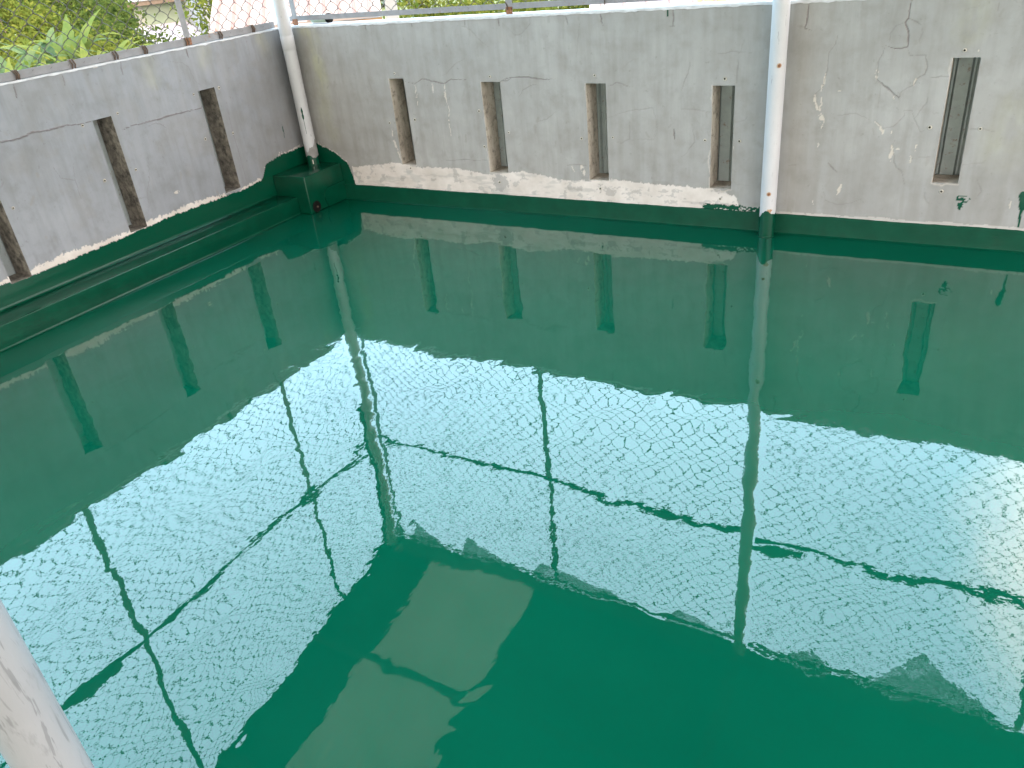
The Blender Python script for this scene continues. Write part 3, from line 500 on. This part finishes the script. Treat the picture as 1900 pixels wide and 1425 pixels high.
# brown rust run under the lower bolt
mb = MB(); vs_ = []; n = 9
for i, (z, wd) in enumerate([(.178, .30), (.172, .42), (.160, .34), (.150, .22), (.142, .26), (.136, .12)]):
    for k in range(n): a = -1.15+wd*(k/(n-1)-.5)*1.6+.1*math.sin(i*2.1); vs_.append((3.700+.0465*math.cos(a), -.075+.0465*math.sin(a), z+.003*math.sin(k*2.3+i)))
mb.add(vs_, [(i*n+k, i*n+k+1, (i+1)*n+k+1, (i+1)*n+k) for i in range(5) for k in range(n-1)]); mb.build('rust_run', M_RUSTSTAIN, pm)
pc = pole(.122, -.078, .287, .048, 'pale grey pipe rising in the corner from the green block', [], .335, (1.19,))
mb = MB(); fz = [(.40, .02), (.565, .020), (.59, .10), (.63, .22), (.66, .14), (.68, .26), (.70, .08)]; vs_ = []; n = 5
for z, wd in [(.535, .05), (.60, .06), (.640, .07), (.648, .26), (.675, .34), (.688, .20), (.705, .34), (.722, .16), (.735, .05)]:
    for k in range(n): a = -.95+wd*(k/(n-1)-.5); vs_.append((.122+.0485*math.cos(a), -.078+.0485*math.sin(a), z+.004*math.sin(k*3+z*90)))
mb.add(vs_, [(i*n+k, i*n+k+1, (i+1)*n+k+1, (i+1)*n+k) for i in range(8) for k in range(n-1)]); mb.build('paint_splash', M_GREEN, pc)
mb = MB(); n = 40; vs_ = []
for i in range(n):
    a = 6.2832*i/n
    for z, q in ((.325, .0012), (.43+.035*math.sin(a*2+1)+.018*math.sin(a*5)+.012*random.random(), .0006)): vs_.append((.122+(.048+q)*math.cos(a), -.078+(.048+q)*math.sin(a), z))
mb.add(vs_, [(2*i, 2*((i+1) % n), 2*((i+1) % n)+1, 2*i+1) for i in range(n)]); mb.build('damp_stain', m_simple('damp_grey', (.17, .16, .15, 1), (.24, .23, .22, 1), 20, .7), pc, True)
mb = MB(); mb.tube([(.155, -.118, .30), (.150, -.113, .345), (.148, -.112, .39)], [.0035, .004, .003], 6); mb.build('mortar_run', M_FILLET, pc)
mb = MB()
for q in range(7):
    ph = q*1.3; rr_ = .052+.030*q/6
    mb.tube([(.122+rr_*math.cos(-2.3+.25*math.sin(z*2+ph)), -.078+rr_*math.sin(-2.3+.25*math.sin(z*2+ph)), z) for z in np.linspace(1.95, 3.66, 26)], .0075, 6)
mb.build('cable_bundle', M_WIRE, pc)
pole(3.690, -4.560, .0015, .0445, 'nearest white pipe, scuffed and black-scratched, crossing the lower left corner', [], None, mat=M_PIPEN)
pole(7.40, -.075, .0015, .046, 'plain white pipe against the grey wall beyond the fifth slot', [], .13)
for x in (.122, 7.40): pole(x, -4.60, .288 if x < 0 else .0015, .046, 'white pipe in the front row on the %s side' % ('ledge' if x < 1 else 'open'), [], None)

# ------------------------------------------------------------------ chain-link fences
def chain(P, u0, u1, z0, z1, rw, seed, name, parent):
    a, b = .0535, .0495; r_ = np.random.default_rng(seed); ph = r_.uniform(0, 6.3, 6)
    def warp(u, z): return u+.010*math.sin(z*5+ph[0]+u*1.3)+.006*math.sin(u*9+ph[1]), z+.010*math.sin(u*4.1+ph[2])+.005*math.sin(z*8+u*5+ph[3])
    mb = MB(); ztf = z1 if callable(z1) else (lambda u: z1)
    for i in range(int((u1-u0)/a)):
        pts = []; nz = int((ztf(u0+i*a)-z0)/b)
        for j in range(nz+1):
            s_ = (j+i) % 2; u = u0+(i+s_)*a; z = z0+j*b; uu, zz = warp(u, z); e_ = .06*a*(1 if s_ else -1)
            dp = .003*(1 if s_ else -1)
            pts.append(P(np.array(uu+e_), np.array(zz-.10*b), np.array(dp)).reshape(3)); pts.append(P(np.array(uu+e_), np.array(zz+.10*b), np.array(-dp)).reshape(3))
            if j < nz:
                s2 = (j+1+i) % 2; um, zm = warp(u0+(i+.5)*a, z0+(j+.5)*b); pts.append(P(np.array(um), np.array(zm+.004), np.array(0)).reshape(3))
        mb.tube(pts, rw, 4, False)
    return mb.build(name, M_WIRE, parent)
FB = lambda u, v, t_: np.stack([u, .075+t_, v], -1); FL = lambda u, v, t_: np.stack([-.030-t_, -u, v], -1)
def fence(name, label, P, u0, u1, zrail, zb, zmid, ztop, posts, seed, rh=.034, group='chain link fence panels on the parapet walls'):
    o = empty(name, P(np.array((u0+u1)/2), np.array(H+.01), np.array(0)).reshape(3)); tag(o, label, 'fence', group)
    e = lambda u, v, t_: P(np.array(u, float), np.array(v, float), np.array(t_, float)).reshape(3)
    zt = ztop if callable(ztop) else (lambda u: ztop)
    ax = e(1, 0, 0)-e(0, 0, 0); dp = e(0, 0, 1)-e(0, 0, 0); up = np.array([0, 0, 1.])
    mb = MB(); mb.angle(e(u0, zrail, -.004), e(u1, zrail, -.004), up, dp, rh, .004); br = mb.build('bottom_rail', M_STEEL, o)
    mb = MB(); mb.tube([e(u, zmid+.008*math.sin(u*3), 0) for u in np.linspace(u0, u1, 20)], .021, 8); mb.build('middle_rail', M_STEELD, o)
    mb = MB(); mb.angle(e(u0, zt(u0), 0), e(u1, zt(u1), 0), -up, dp, .04, .004); mb.build('top_rail', M_STEELD, o)
    for u in posts:
        mb = MB(); mb.angle(e(u, H+.006, -.006), e(u, zt(u), -.006), ax, dp, .046, .004); p_ = mb.build('post', M_STEEL, o)
        mb = MB(); mb.angle(e(u-.001, H+.007, -.008), e(u-.001, H+.052, -.008), ax, dp, .048, .002); mb.build('rusty_base', M_RUST, p_)
    chain(P, u0+.01, u1-.01, zb, lambda u: zt(u)-.02, .0023, seed, 'wire_mesh', o)
    return o
fb = fence('wire_fence', 'rusty chain link fence on the back wall between the two pipes', FB, .03, 3.66, 1.322, 1.345, 2.47, 3.685, [.075, 1.93], 3)
fence('wire_fence', 'chain link fence on the back wall right of the bolted pipe', FB, 3.74, 7.34, 1.322, 1.345, 2.52, 3.685, [5.66], 5)
fl = fence('wire_fence', 'chain link fence on the sky-tinted left wall in front of the banana plants', FL, .03, 4.5, 1.292, 1.32, 2.53, lambda u: ZR(-u)-.012, [.828, 2.69], 9, .044)
for k, u in enumerate(D['ties']):
    u = u[0]; mb = MB()
    for q in range(3): 
        yy = -u+.010*(q-1)+.006*math.sin(q*3+k)
        mb.tube([(-.024, yy, 1.290), (-.018, yy+.004, 1.312), (-.024, yy-.003, 1.340), (-.045, yy, 1.338)], .0045, 5)
    mb.build('wire_tie', M_TIE, fl)
for k, u in enumerate((1.94, 2.62, 3.3)):
    mb = MB(); mb.tube([(u, .066, 1.318), (u+.004, .062, 1.34), (u-.01, .07, 1.362), (u+.014, .082, 1.372)], .004, 5); mb.build('wire_tie', M_TIE, fb)

# pale tube with a black end lying behind the fence on the coping
tb = empty('plastic_tube', (.42, .135, 1.325)); tag(tb, 'short pale green tube with a black cap lying on the back wall coping', 'tube')
mb = MB(); mb.tube([(.20, .150, 1.325), (.36, .138, 1.325)], .028, 16); mb.build('tube_body', m_simple('pale_green_plastic', (.45, .55, .42, 1), (.55, .64, .5, 1), 8, .5), tb, True)
mb = MB(); mb.tube([(.36, .138, 1.325), (.385, .136, 1.325), (.39, .1356, 1.325)], [.033, .033, .026], 16); mb.build('end_cap', M_DARK, tb, True)

# unseen, added to limit the daylight: panel behind the camera, low parapet on the right
mb = MB(); mb.box((-.16, -7.86, 1.9), (7.76, -7.62, 5.1)); hw = mb.build('light_header', M_HEADER); tag(hw, 'unseen pale panel over the wide opening behind the viewer, added to limit the daylight', 'wall')
mb = MB(); mb.box((7.602, -7.6, -.28), (7.76, .16, .45)); pr = mb.build('parapet_wall', M_BACK); tag(pr, 'unseen grey parapet on the open right side, added to limit the daylight', 'wall')
# ------------------------------------------------------------------ cladding sheets behind the slots
def clad(name, label, P, u0, u1, depth, seed):
    xs = np.arange(u0, u1, .005); per = .125
    def prof(x):
        f = (x/per) % 1
        return .018*(smooth(.12, .2, f)-smooth(.52, .6, f))+.004*(smooth(.30, .33, f)-smooth(.40, .43, f))
    d = depth+prof(xs); zs = (.05, 1.05); vs_ = []
    for x, q in zip(xs, d):
        for z in zs: vs_.append(P(np.array(x), np.array(z), np.array(q)).reshape(3))
        for z in zs: vs_.append(P(np.array(x), np.array(z), np.array(q+.002)).reshape(3))
    n = len(xs); mb = MB(); mb.add(vs_, [(i*4, i*4+4, i*4+5, i*4+1) for i in range(n-1)]+[(i*4+2, i*4+3, i*4+7, i*4+6) for i in range(n-1)])
    tag(mb.build(name, M_CLAD), label, 'metal sheet')
clad('metal_sheet', 'ribbed blue-grey metal sheet seen through the slots of the back wall', Pb, .7, 5.2, TH+.006, 1)
clad('metal_sheet', 'ribbed grey metal sheet seen through the slots of the left wall', Pl, .5, 3.2, TH+.006, 2)

# ------------------------------------------------------------------ roof
rf = empty('canopy_roof', (3.7, -3.4, ZR(-3.4))); tag(rf, 'dark corrugated roof with a pale see-through strip, mirrored in the wet floor', 'roof')
def sheet(x0, x1, mat, nm, dz):
    xs = np.arange(x0, x1+.001, .0095); ys = (.02, -7.6); vs_ = []
    for x in xs:
        z = .009*math.sin(x/.076*6.2832)+dz
        for y in ys: vs_.append((x, y, ZR(y)+z))
    n = len(xs); mb = MB(); mb.add(vs_, [(i*2, i*2+1, i*2+3, i*2+2) for i in range(n-1)]); return mb.build(nm, mat, rf, True)
edges = [-.06, .52, 1.72]; x = 1.72
while x < 7.7: x += .95; edges.append(min(x, 7.75))
for i, (a, b) in enumerate(zip(edges[:-1], edges[1:])): sheet(a-.02, b+.02, M_SKYL if i == 1 else M_ROOF, 'clear_sheet' if i == 1 else 'roof_sheet', .004*(i % 2))
for y in (-.02, -1.25, -2.5, -3.75, -5.0, -6.25, -7.5):
    mb = MB(); d = .155 if y > -.1 else .08; mb.box((-.05, y-.03, ZR(y)-.016-d), (7.72, y+.03, ZR(y)-.016)); mb.build('eave_beam' if y > -.1 else 'purlin', M_STEELD, rf)
for x in (3.70, 7.40):
    mb = MB(); pts = [(x-.035, -.06), (x+.035, -.06), (x+.035, -7.4), (x-.035, -7.4)]
    top = [(a, b, ZR(b)-.100) for a, b in pts]; bot = [(a, b, ZR(b)-.20) for a, b in pts]
    mb.add(top+bot, [(0,1,2,3), (7,6,5,4), (0,4,5,1), (1,5,6,2), (2,6,7,3), (3,7,4,0)]); mb.build('rafter', M_STEELD, rf)
# shade net hung along the eave, its lower edge in points
sn = empty('shade_net', (2.6, -.045, 3.6)); tag(sn, 'ragged shade net hanging in points under the roof edge, mirrored in the floor', 'net')
for tri in ([(.22, 3.68), (.95, 3.66), (.42, 3.28)], [(.85, 3.62), (1.75, 3.62), (1.06, 3.24)], [(1.75, 3.62), (2.95, 3.62), (2.35, 3.36), (1.92, 3.30)], [(3.0, 3.62), (3.66, 3.62), (3.52, 3.48), (3.18, 3.33)], [(3.84, 3.62), (4.5, 3.62), (4.25, 3.40)], [(4.45, 3.62), (5.65, 3.62), (5.35, 3.34), (5.02, 3.06), (4.85, 3.34)]):
    mb = MB(); k = len(tri); mb.add([(a, -.058+.008*math.sin(a*5), b) for a, b in tri]+[(a, -.0595+.008*math.sin(a*5), b) for a, b in tri], [tuple(range(k)), tuple(range(2*k-1, k-1, -1))]+[(i, i+k, (i+1) % k+k, (i+1) % k) for i in range(k)])
    mb.build('net_point', M_NET, sn)
# ------------------------------------------------------------------ the neighbourhood below and beyond
GZ = -5.0
t = NT('yard_ground'); a = t.noise(.12, 6, .6); b = t.noise(1.5, 5, .6)
t.bsdf(t.mix(t.ramp(b, [(.4, (0,)*3), (.6, (1,)*3)]), t.ramp(a, [(.35, (0.070, 0.084, 0.025, 1)), (.6, (0.119, 0.091, 0.056, 1))]), (0.063, 0.098, 0.021, 1)), .95); M_GROUND = t.m
mb = MB(); mb.add([(-1600,-1600,GZ), (1600,-1600,GZ), (1600,1600,GZ), (-1600,1600,GZ)], [(0,1,2,3)]); tag(mb.build('ground', M_GROUND), kind='structure')
mb = MB(); mb.box((-.02, -7.5, GZ), (7.5, .02, -.31)); tag(mb.build('building_base', M_FILLET), kind='structure')
def foliage(name, c1, c2, c3, tl=.45):
    t = NT(name); n_ = t.noise(.55, 3, .6); n2 = t.noise(3.5, 2, .6)
    c = t.mix(t.ramp(n2, [(.35, (0,)*3), (.65, (1,)*3)]), t.ramp(n_, [(.35, c1), (.6, c2)]), c3)
    d = t.n('ShaderNodeBsdfDiffuse'); tr = t.n('ShaderNodeBsdfTranslucent'); mx = t.n('ShaderNodeMixShader'); mx.inputs[0].default_value = tl
    t.l(c, d.inputs[0]); t.l(c, tr.inputs[0]); t.l(d.outputs[0], mx.inputs[1]); t.l(tr.outputs[0], mx.inputs[2]); t.l(mx.outputs[0], t.out.inputs[0]); return t.m
F_DARK = foliage('dark_foliage', (0.028, 0.053, 0.014, 1), (0.050, 0.074, 0.019, 1), (0.081, 0.099, 0.022, 1))
F_MID = foliage('mid_foliage', (0.043, 0.071, 0.012, 1), (0.081, 0.102, 0.019, 1), (0.124, 0.124, 0.022, 1))
F_YEL = foliage('yellow_green_foliage', (.050, .082, .014, 1), (.095, .122, .020, 1), (.14, .145, .028, 1))
F_BAN = foliage('banana_leaf', (.075, .115, .030, 1), (.115, .150, .038, 1), (.15, .165, .045, 1), .5)
F_BANB = foliage('blue_green_banana_leaf', (.055, .095, .045, 1), (.08, .12, .055, 1), (.10, .13, .055, 1), .4)
F_DRY = foliage('dry_leaf', (0.211, 0.099, 0.043, 1), (0.260, 0.149, 0.074, 1), (0.285, 0.198, 0.124, 1), .3)
M_BARK = m_simple('bark', (.09, .065, .045, 1), (.17, .13, .10, 1), 8, .9)
M_STEM = m_simple('banana_stem', (.16, .14, .06, 1), (.26, .20, .10, 1), 5, .8, sc3=(1, 1, .2))
CX, CY = 4.7545, -4.8383
def at(az, d): return CX-math.sin(R(az))*d, CY+math.cos(R(az))*d
def tree(az, d, h, cw, mat, label, group=None, n=5460, leaf=.26, name='tree', cat='tree', low=.35, seed=0):
    x, y = at(az, d); r_ = np.random.default_rng(seed+int(az*100)); o = empty(name, (x, y, GZ)); tag(o, label, cat, group)
    mb = MB(); tips = []
    th = h*low; mb.tube([(x, y, GZ-.05), (x+.1, y, GZ+th*.5), (x+.05, y+.1, GZ+th), (x, y, GZ+h*.8)], [.05*h**.8*.5+.04, .03*h**.8*.5+.03, .03*h**.8*.4+.03, .02], 7)
    for k in range(6):
        a = r_.uniform(0, 6.3); e = np.array([x+math.cos(a)*cw*.3, y+math.sin(a)*cw*.3, GZ+h*r_.uniform(.55, .85)])
        mb.tube([(x, y, GZ+th*r_.uniform(.8, 1.2)), (e+np.array([x, y, GZ+th]))/2+(0, 0, .3), e], [.06, .045, .02], 5); tips.append(e)
    mb.build('trunk' if h > 3 else 'stem', M_BARK, o)
    ncl = 34; cl = []
    for k in range(ncl):
        u = r_.normal(0, 1, 3); u /= np.linalg.norm(u); q = r_.uniform(.35, 1)**.6
        cl.append((np.array([x+u[0]*cw*.5*q, y+u[1]*cw*.5*q, GZ+h*(low+1)/2+u[2]*h*(1-low)*.5*q]), cw*r_.uniform(.10, .20)))
    c = np.array([cl[i][0] for i in r_.integers(0, ncl, n)]); s_ = np.array([cl[i][1] for i in r_.integers(0, ncl, n)])
    p = c+r_.normal(0, 1, (n, 3))*s_[:, None]*np.array([.75, .75, .6]); p[:, 2] = np.maximum(p[:, 2], GZ+.1)
    ax = r_.normal(0, 1, (n, 3)); ax[:, 2] -= .3; ax /= np.linalg.norm(ax, axis=1)[:, None]; bx = np.cross(ax, r_.normal(0, 1, (n, 3))); bx /= np.linalg.norm(bx, axis=1)[:, None]
    L_ = leaf*r_.uniform(.6, 1.4, n)[:, None]; v = np.stack([p-ax*L_*.5, p+bx*L_*.26+ax*L_*.05, p+ax*L_*.5, p-bx*L_*.26+ax*L_*.05], 1).reshape(-1, 3)
    me = bpy.data.meshes.new('crown'); me.vertices.add(4*n); me.vertices.foreach_set('co', v.astype(np.float32).ravel()); me.loops.add(4*n); me.loops.foreach_set('vertex_index', np.arange(4*n, dtype=np.int32)); me.polygons.add(n); me.polygons.foreach_set('loop_start', np.arange(0, 4*n, 4, dtype=np.int32)); me.update(calc_edges=True); me.materials.append(mat)
    link('crown', me, o); return o
def banana(az, d, h, nl, label, seed, mat=None, dry=1, up=.9):
    x, y = at(az, d); r_ = np.random.default_rng(seed); o = empty('banana_plant', (x, y, GZ)); tag(o, label, 'banana plant', 'banana plants beyond the fences')
    mb = MB(); sh = h*.58; mb.tube([(x, y, GZ-.05), (x+.05, y, GZ+sh*.5), (x+.02, y, GZ+sh)], [.17, .13, .08], 9); mb.build('stem', M_STEM, o)
    for k in range(nl+dry):
        isd = k >= nl; a = k*2.4+r_.uniform(-.3, .3); Ln = (h-sh)*r_.uniform(.72, 1.05)*(.7 if isd else 1); wd = Ln*r_.uniform(.060, .095)
        th0 = r_.uniform(1.05, 1.5)*up if not isd else r_.uniform(-.4, .2); bend = r_.uniform(.5, 1.7) if not isd else r_.uniform(.8, 1.3)
        p = np.array([x+.03, y, GZ+sh-(.5 if isd else .05)]); dr_ = np.array([math.cos(a), math.sin(a), 0]); sd_ = np.array([-math.sin(a), math.cos(a), 0]); m_ = 12; vs_ = []
        for i in range(m_+1):
            f = i/m_; th = th0-bend*f**1.6; 
            if i: p = p+(dr_*math.cos(th)+np.array([0, 0, math.sin(th)]))*Ln/m_
            ww = wd*max(.04, math.sin(math.pi*min(1, max(0, (f-.14)/.86))**.8))*(1+.10*math.sin(i*2.7+k)); up_ = np.array([0, 0, math.cos(th)])-dr_*math.sin(th)
            vs_ += [p+sd_*ww+up_*ww*.35, p, p-sd_*ww+up_*ww*.35]
        mb = MB(); mb.add(vs_, [q for i in range(m_) for q in ((i*3, i*3+1, i*3+4, i*3+3), (i*3+1, i*3+2, i*3+5, i*3+4))])
        lf = mb.build('leaf', F_DRY if isd else (mat or F_BAN), o, True)
        if isd: lf['label'] = 'dry brown hanging leaf'
BAN = [(60.9,26,5.6,'banana plant with low broad leaves at the left edge of the view',1,None,0), (60.0,31,6.1,'leaning blue green banana plant with one orange dead leaf low down',2,F_BANB,2), (58.9,27,5.7,'short banana plant just above the left fence rail',3,None,1),
 (58.0,33,6.3,'banana plant with a stiff blue green leaf pointing up left',4,F_BANB,1), (56.9,32,6.75,'tallest banana plant with a bright upright leaf left of the pale house',5,None,1), (56.3,28,5.8,'banana plant right under the tallest one',6,None,1), (55.2,30,6.0,'banana plant with a hanging brown leaf beside the big brown one',7,None,2),
 (54.1,27,5.7,'banana plant with big dry brown leaves next to the pink lean-to roof',8,None,4), (52.9,27,5.1,'small banana plant whose leaf tip stands before the pink lean-to roof',9,None,0), (27.6,27,4.9,'banana plant with orange leaves seen under the raised back rail',10,None,3), (25.6,30,5.0,'banana plant beside the pink roof right of the fence post',11,None,3)]
for az, d, h, lb, s_, mt, dry in BAN: banana(az, d, h, 9, lb, s_, mt, dry)
# trees one can tell apart
tree(59.8, 52, 6.9, 6.5, F_YEL, 'yellowish bushy tree behind the leftmost banana plants', n=7560, seed=1)
tree(56.6, 58, 8.2, 7.0, F_DARK, 'broad dark tree behind the tallest banana plant', n=8820, seed=2, low=.15)
tree(54.0, 50, 5.4, 4.6, F_DARK, 'dark green tree directly left of the pale green house', n=8820, seed=3, low=.1)
tree(45.9, 46, 7.2, 5.4, F_YEL, 'golden green tree between the white house and the corner pipe', n=8820, seed=4, low=.1)
tree(36.6, 33, 4.2, 2.6, F_DARK, 'dark scrubby tree right of the pink ribbed roof', n=5460, seed=5, low=.1, leaf=.2)
tree(34.4, 36, 4.9, 4.6, F_MID, 'leafy tree behind the bright hedge at the back fence post', n=7560, seed=6, low=.1, leaf=.22)
tree(30.4, 38, 4.9, 5.0, F_YEL, 'pale yellow green tree behind the back fence post', n=7560, seed=7, low=.1, leaf=.22)
tree(26.6, 42, 4.6, 5.0, F_MID, 'green tree left of the second pink roof', n=6720, seed=8, low=.1, leaf=.22)
for k, (az, d, h, lb) in enumerate([(47.6,40,3.3,'low yellow green bush under the grey gable wall'), (44.9,38,3.3,'low yellow green bush just left of the corner pipe'), (36.2,24,3.2,'bright bush beside the white post of the pink roof'), (33.6,24,3.2,'bright bush seen under the back rail'), (31.0,23,3.1,'bright low bush behind the back fence post'), (28.8,25,3.1,'bright low bush left of the orange banana leaves'), (60.6,36,5.1,'tall shrub at the left edge among the banana leaves'), (58.2,39,5.4,'tall shrub between the two leaning banana plants'), (57.6,30,4.9,'shrub in front of the tallest banana plant'), (54.6,36,5.2,'tall shrub left of the pink lean-to roof'), (59.0,40,3.9,'low bush among the banana stems at left'), (55.6,41,3.9,'low bush below the hanging brown leaves')]):
    tree(az, d, h, 3.6, (F_YEL, F_YEL, F_YEL, F_YEL, F_YEL, F_YEL, F_MID, F_YEL, F_YEL, F_MID, F_MID, F_MID)[k], lb, 'low bushes beyond the fences', n=5040, leaf=.17, name='bush', cat='bush', low=.02, seed=20+k)
k = 0
for az in list(range(66, 10, -4)):
    k += 1; tree(az+(k*37 % 10)*.12, 112+(k*53 % 30), 9+(k*29 % 4), 13, (F_MID, F_DARK, F_MID)[k % 3], 'far tree in the leafy row behind the houses', 'far trees behind the houses', n=3990, leaf=.75, seed=60+k, low=.08)

# houses
def local(az, d, turn=0):
    x, y = at(az, d); a = R(az+turn); ex = np.array([math.cos(a), math.sin(a), 0]); ey = np.array([-math.sin(a), math.cos(a), 0]); o = np.array([x, y, 0])
    return lambda p: o+ex*p[0]+ey*p[1]+np.array([0, 0, p[2]])
def hbuild(T, mb, name, mat, parent): mb.v = [tuple(T(v)) for v in mb.v]; return mb.build(name, mat, parent)
plain = lambda n, c1, c2, s_=1.2: m_simple(n, c1, c2, s_, .85, bd=.003)
W_GRN = plain('pale_green_render', (0.145, 0.174, 0.110, 1), (0.174, 0.191, 0.128, 1)); W_WHT = plain('white_render', (0.174, 0.174, 0.174, 1), (0.209, 0.206, 0.203, 1)); R_PNK = plain('pale_pink_roofing', (0.168, 0.145, 0.151, 1), (0.191, 0.174, 0.180, 1), .8); W_BRN = plain('brown_fascia', (0.099, 0.064, 0.041, 1), (0.128, 0.093, 0.064, 1), 5); R_RIB = plain('pink_ribbed_roofing', (0.162, 0.122, 0.104, 1), (0.191, 0.157, 0.139, 1), .8); R_RED = plain('red_rib', (.17, .10, .085, 1), (.20, .125, .105, 1), 3); W_ORG = plain('orange_timber', (0.160, 0.081, 0.035, 1), (0.189, 0.116, 0.058, 1), 3); M_GLASS = plain('window_dark', (0.014, 0.017, 0.017, 1), (0.029, 0.032, 0.032, 1))
def roof_slab(T, parent, x0, x1, y0, y1, z0, z1, mat, ribs=None, nm='roof'):
    mb = MB(); mb.add([(x0,y0,z0), (x1,y0,z0), (x1,y1,z1), (x0,y1,z1), (x0,y0,z0-.08), (x1,y0,z0-.08), (x1,y1,z1-.08), (x0,y1,z1-.08)], [(0,1,2,3), (7,6,5,4), (0,4,5,1), (1,5,6,2), (2,6,7,3), (3,7,4,0)]); rfp = hbuild(T, mb, nm, mat, parent)
    if ribs:
        mb = MB(); x = x0+ribs*.5
        while x < x1:
            mb.add([(x-.05,y0-.01,z0+.003), (x+.05,y0-.01,z0+.003), (x,y0-.01,z0+.09), (x-.05,y1,z1+.003), (x+.05,y1,z1+.003), (x,y1,z1+.09)], [(0,2,1), (0,3,5,2), (1,2,5,4), (3,4,5)]); x += ribs
        hbuild(T, mb, 'roof_rib', R_RED, rfp)
# pale green house
T = local(50.6, 90); o = empty('house', T((0, 4, GZ))); tag(o, 'pale green house with a brown eave and a pink lean-to roof in front', 'house')
mb = MB(); mb.box((-3.4, 0, GZ), (3.4, 8, -1.0)); hbuild(T, mb, 'wall', W_GRN, o)
mb = MB(); mb.box((-3.9, -.55, -1.0), (3.7, -.45, -.62)); hbuild(T, mb, 'eave_board', W_BRN, o)
roof_slab(T, o, -4.0, 3.8, -.6, 4, -.55, 1.5, W_WHT); roof_slab(T, o, -4.0, 3.8, 8.6, 4.02, -.55, 1.5, W_WHT)
roof_slab(T, o, -4.6, 4.0, -6.5, -.02, -4.1, -2.72, R_PNK, None, 'lean_to_roof')
mb = MB(); mb.box((-3.42, -.06, -2.7), (-2.6, -.003, -1.02)); hbuild(T, mb, 'wall_panel', plain('cream_render', (0.180, 0.174, 0.133, 1), (0.203, 0.197, 0.157, 1)), o)
mb = MB(); mb.box((1.9, -.05, -2.3), (2.9, -.003, -1.3)); wn = hbuild(T, mb, 'window', W_WHT, o); mb = MB(); mb.box((2.0, -.06, -2.2), (2.8, -.051, -1.4)); hbuild(T, mb, 'pane', plain('yellow_blind', (0.180, 0.174, 0.104, 1), (0.197, 0.191, 0.122, 1)), wn)
# white house beside it
T = local(47.9, 84, 14); o = empty('house', T((0, 4, GZ))); tag(o, 'plain white gabled house right of the pale green one', 'house')
mb = MB(); mb.box((-1.5, 0, GZ), (1.5, 7, .2)); hbuild(T, mb, 'wall', W_WHT, o)
mb = MB(); mb.add([(-1.5, -.002, .2), (1.5, -.002, .2), (0, -.002, 1.3), (-1.5, 7, .2), (1.5, 7, .2), (0, 7, 1.3)], [(0,1,2), (5,4,3)]); hbuild(T, mb, 'gable', W_WHT, o)
for s_ in (-1, 1):
    mb = MB(); q = [(0, -.3, 1.42), (0, 7.3, 1.42), (s_*1.8, 7.3, .1), (s_*1.8, -.3, .1)]; mb.add(q+[(a, b, c-.08) for a, b, c in q], [(0,1,2,3), (7,6,5,4), (0,4,5,1), (1,5,6,2), (2,6,7,3), (3,7,4,0)]); hbuild(T, mb, 'roof', R_PNK, o)
mb = MB(); mb.box((-.5, -.05, -2.2), (.4, -.003, -1.2)); wn = hbuild(T, mb, 'window', W_BRN, o); mb = MB(); mb.box((-.4, -.06, -2.1), (.3, -.051, -1.3)); hbuild(T, mb, 'pane', M_GLASS, wn)
# near pink ribbed roof
T = local(40.2, 23.5, -2); o = empty('house', T((0, 3, GZ))); tag(o, 'near house with a pink ribbed roof and orange eave beside a white post', 'house')
mb = MB(); mb.box((-3.2, .4, GZ), (.85, 7.5, .02)); hbuild(T, mb, 'wall', W_WHT, o)
roof_slab(T, o, -3.6, .92, 0, 4.2, .22, 1.85, R_RIB, .40); roof_slab(T, o, -3.6, .92, 8.4, 4.22, .22, 1.85, R_RIB)
mb = MB(); mb.box((-3.58, .02, -.06), (.90, .06, .12)); hbuild(T, mb, 'eave_board', W_ORG, o)
mb = MB(); mb.box((1.02, -.10, GZ), (1.34, .20, 1.2), .03); hbuild(T, mb, 'porch_post', W_WHT, o)
# second pink roof
T = local(18.5, 34, 4); o = empty('house', T((0, 3, GZ))); tag(o, 'house with a pale pink and orange roof above the back wall coping', 'house')
mb = MB(); mb.box((-3.2, .4, GZ), (3.6, 8.5, -1.75)); hbuild(T, mb, 'wall', W_WHT, o)
roof_slab(T, o, -3.6, .6, 0, 4.4, -1.62, -.1, R_PNK, .9); roof_slab(T, o, .604, 4.0, 0, 4.4, -1.62, -.1, W_ORG, .45, 'orange_roof'); roof_slab(T, o, -3.6, 4.0, 9, 4.42, -1.62, -.1, R_PNK, None)
mb = MB(); mb.box((-3.58, .02, -1.9), (3.98, .06, -1.72)); hbuild(T, mb, 'eave_board', W_WHT, o)
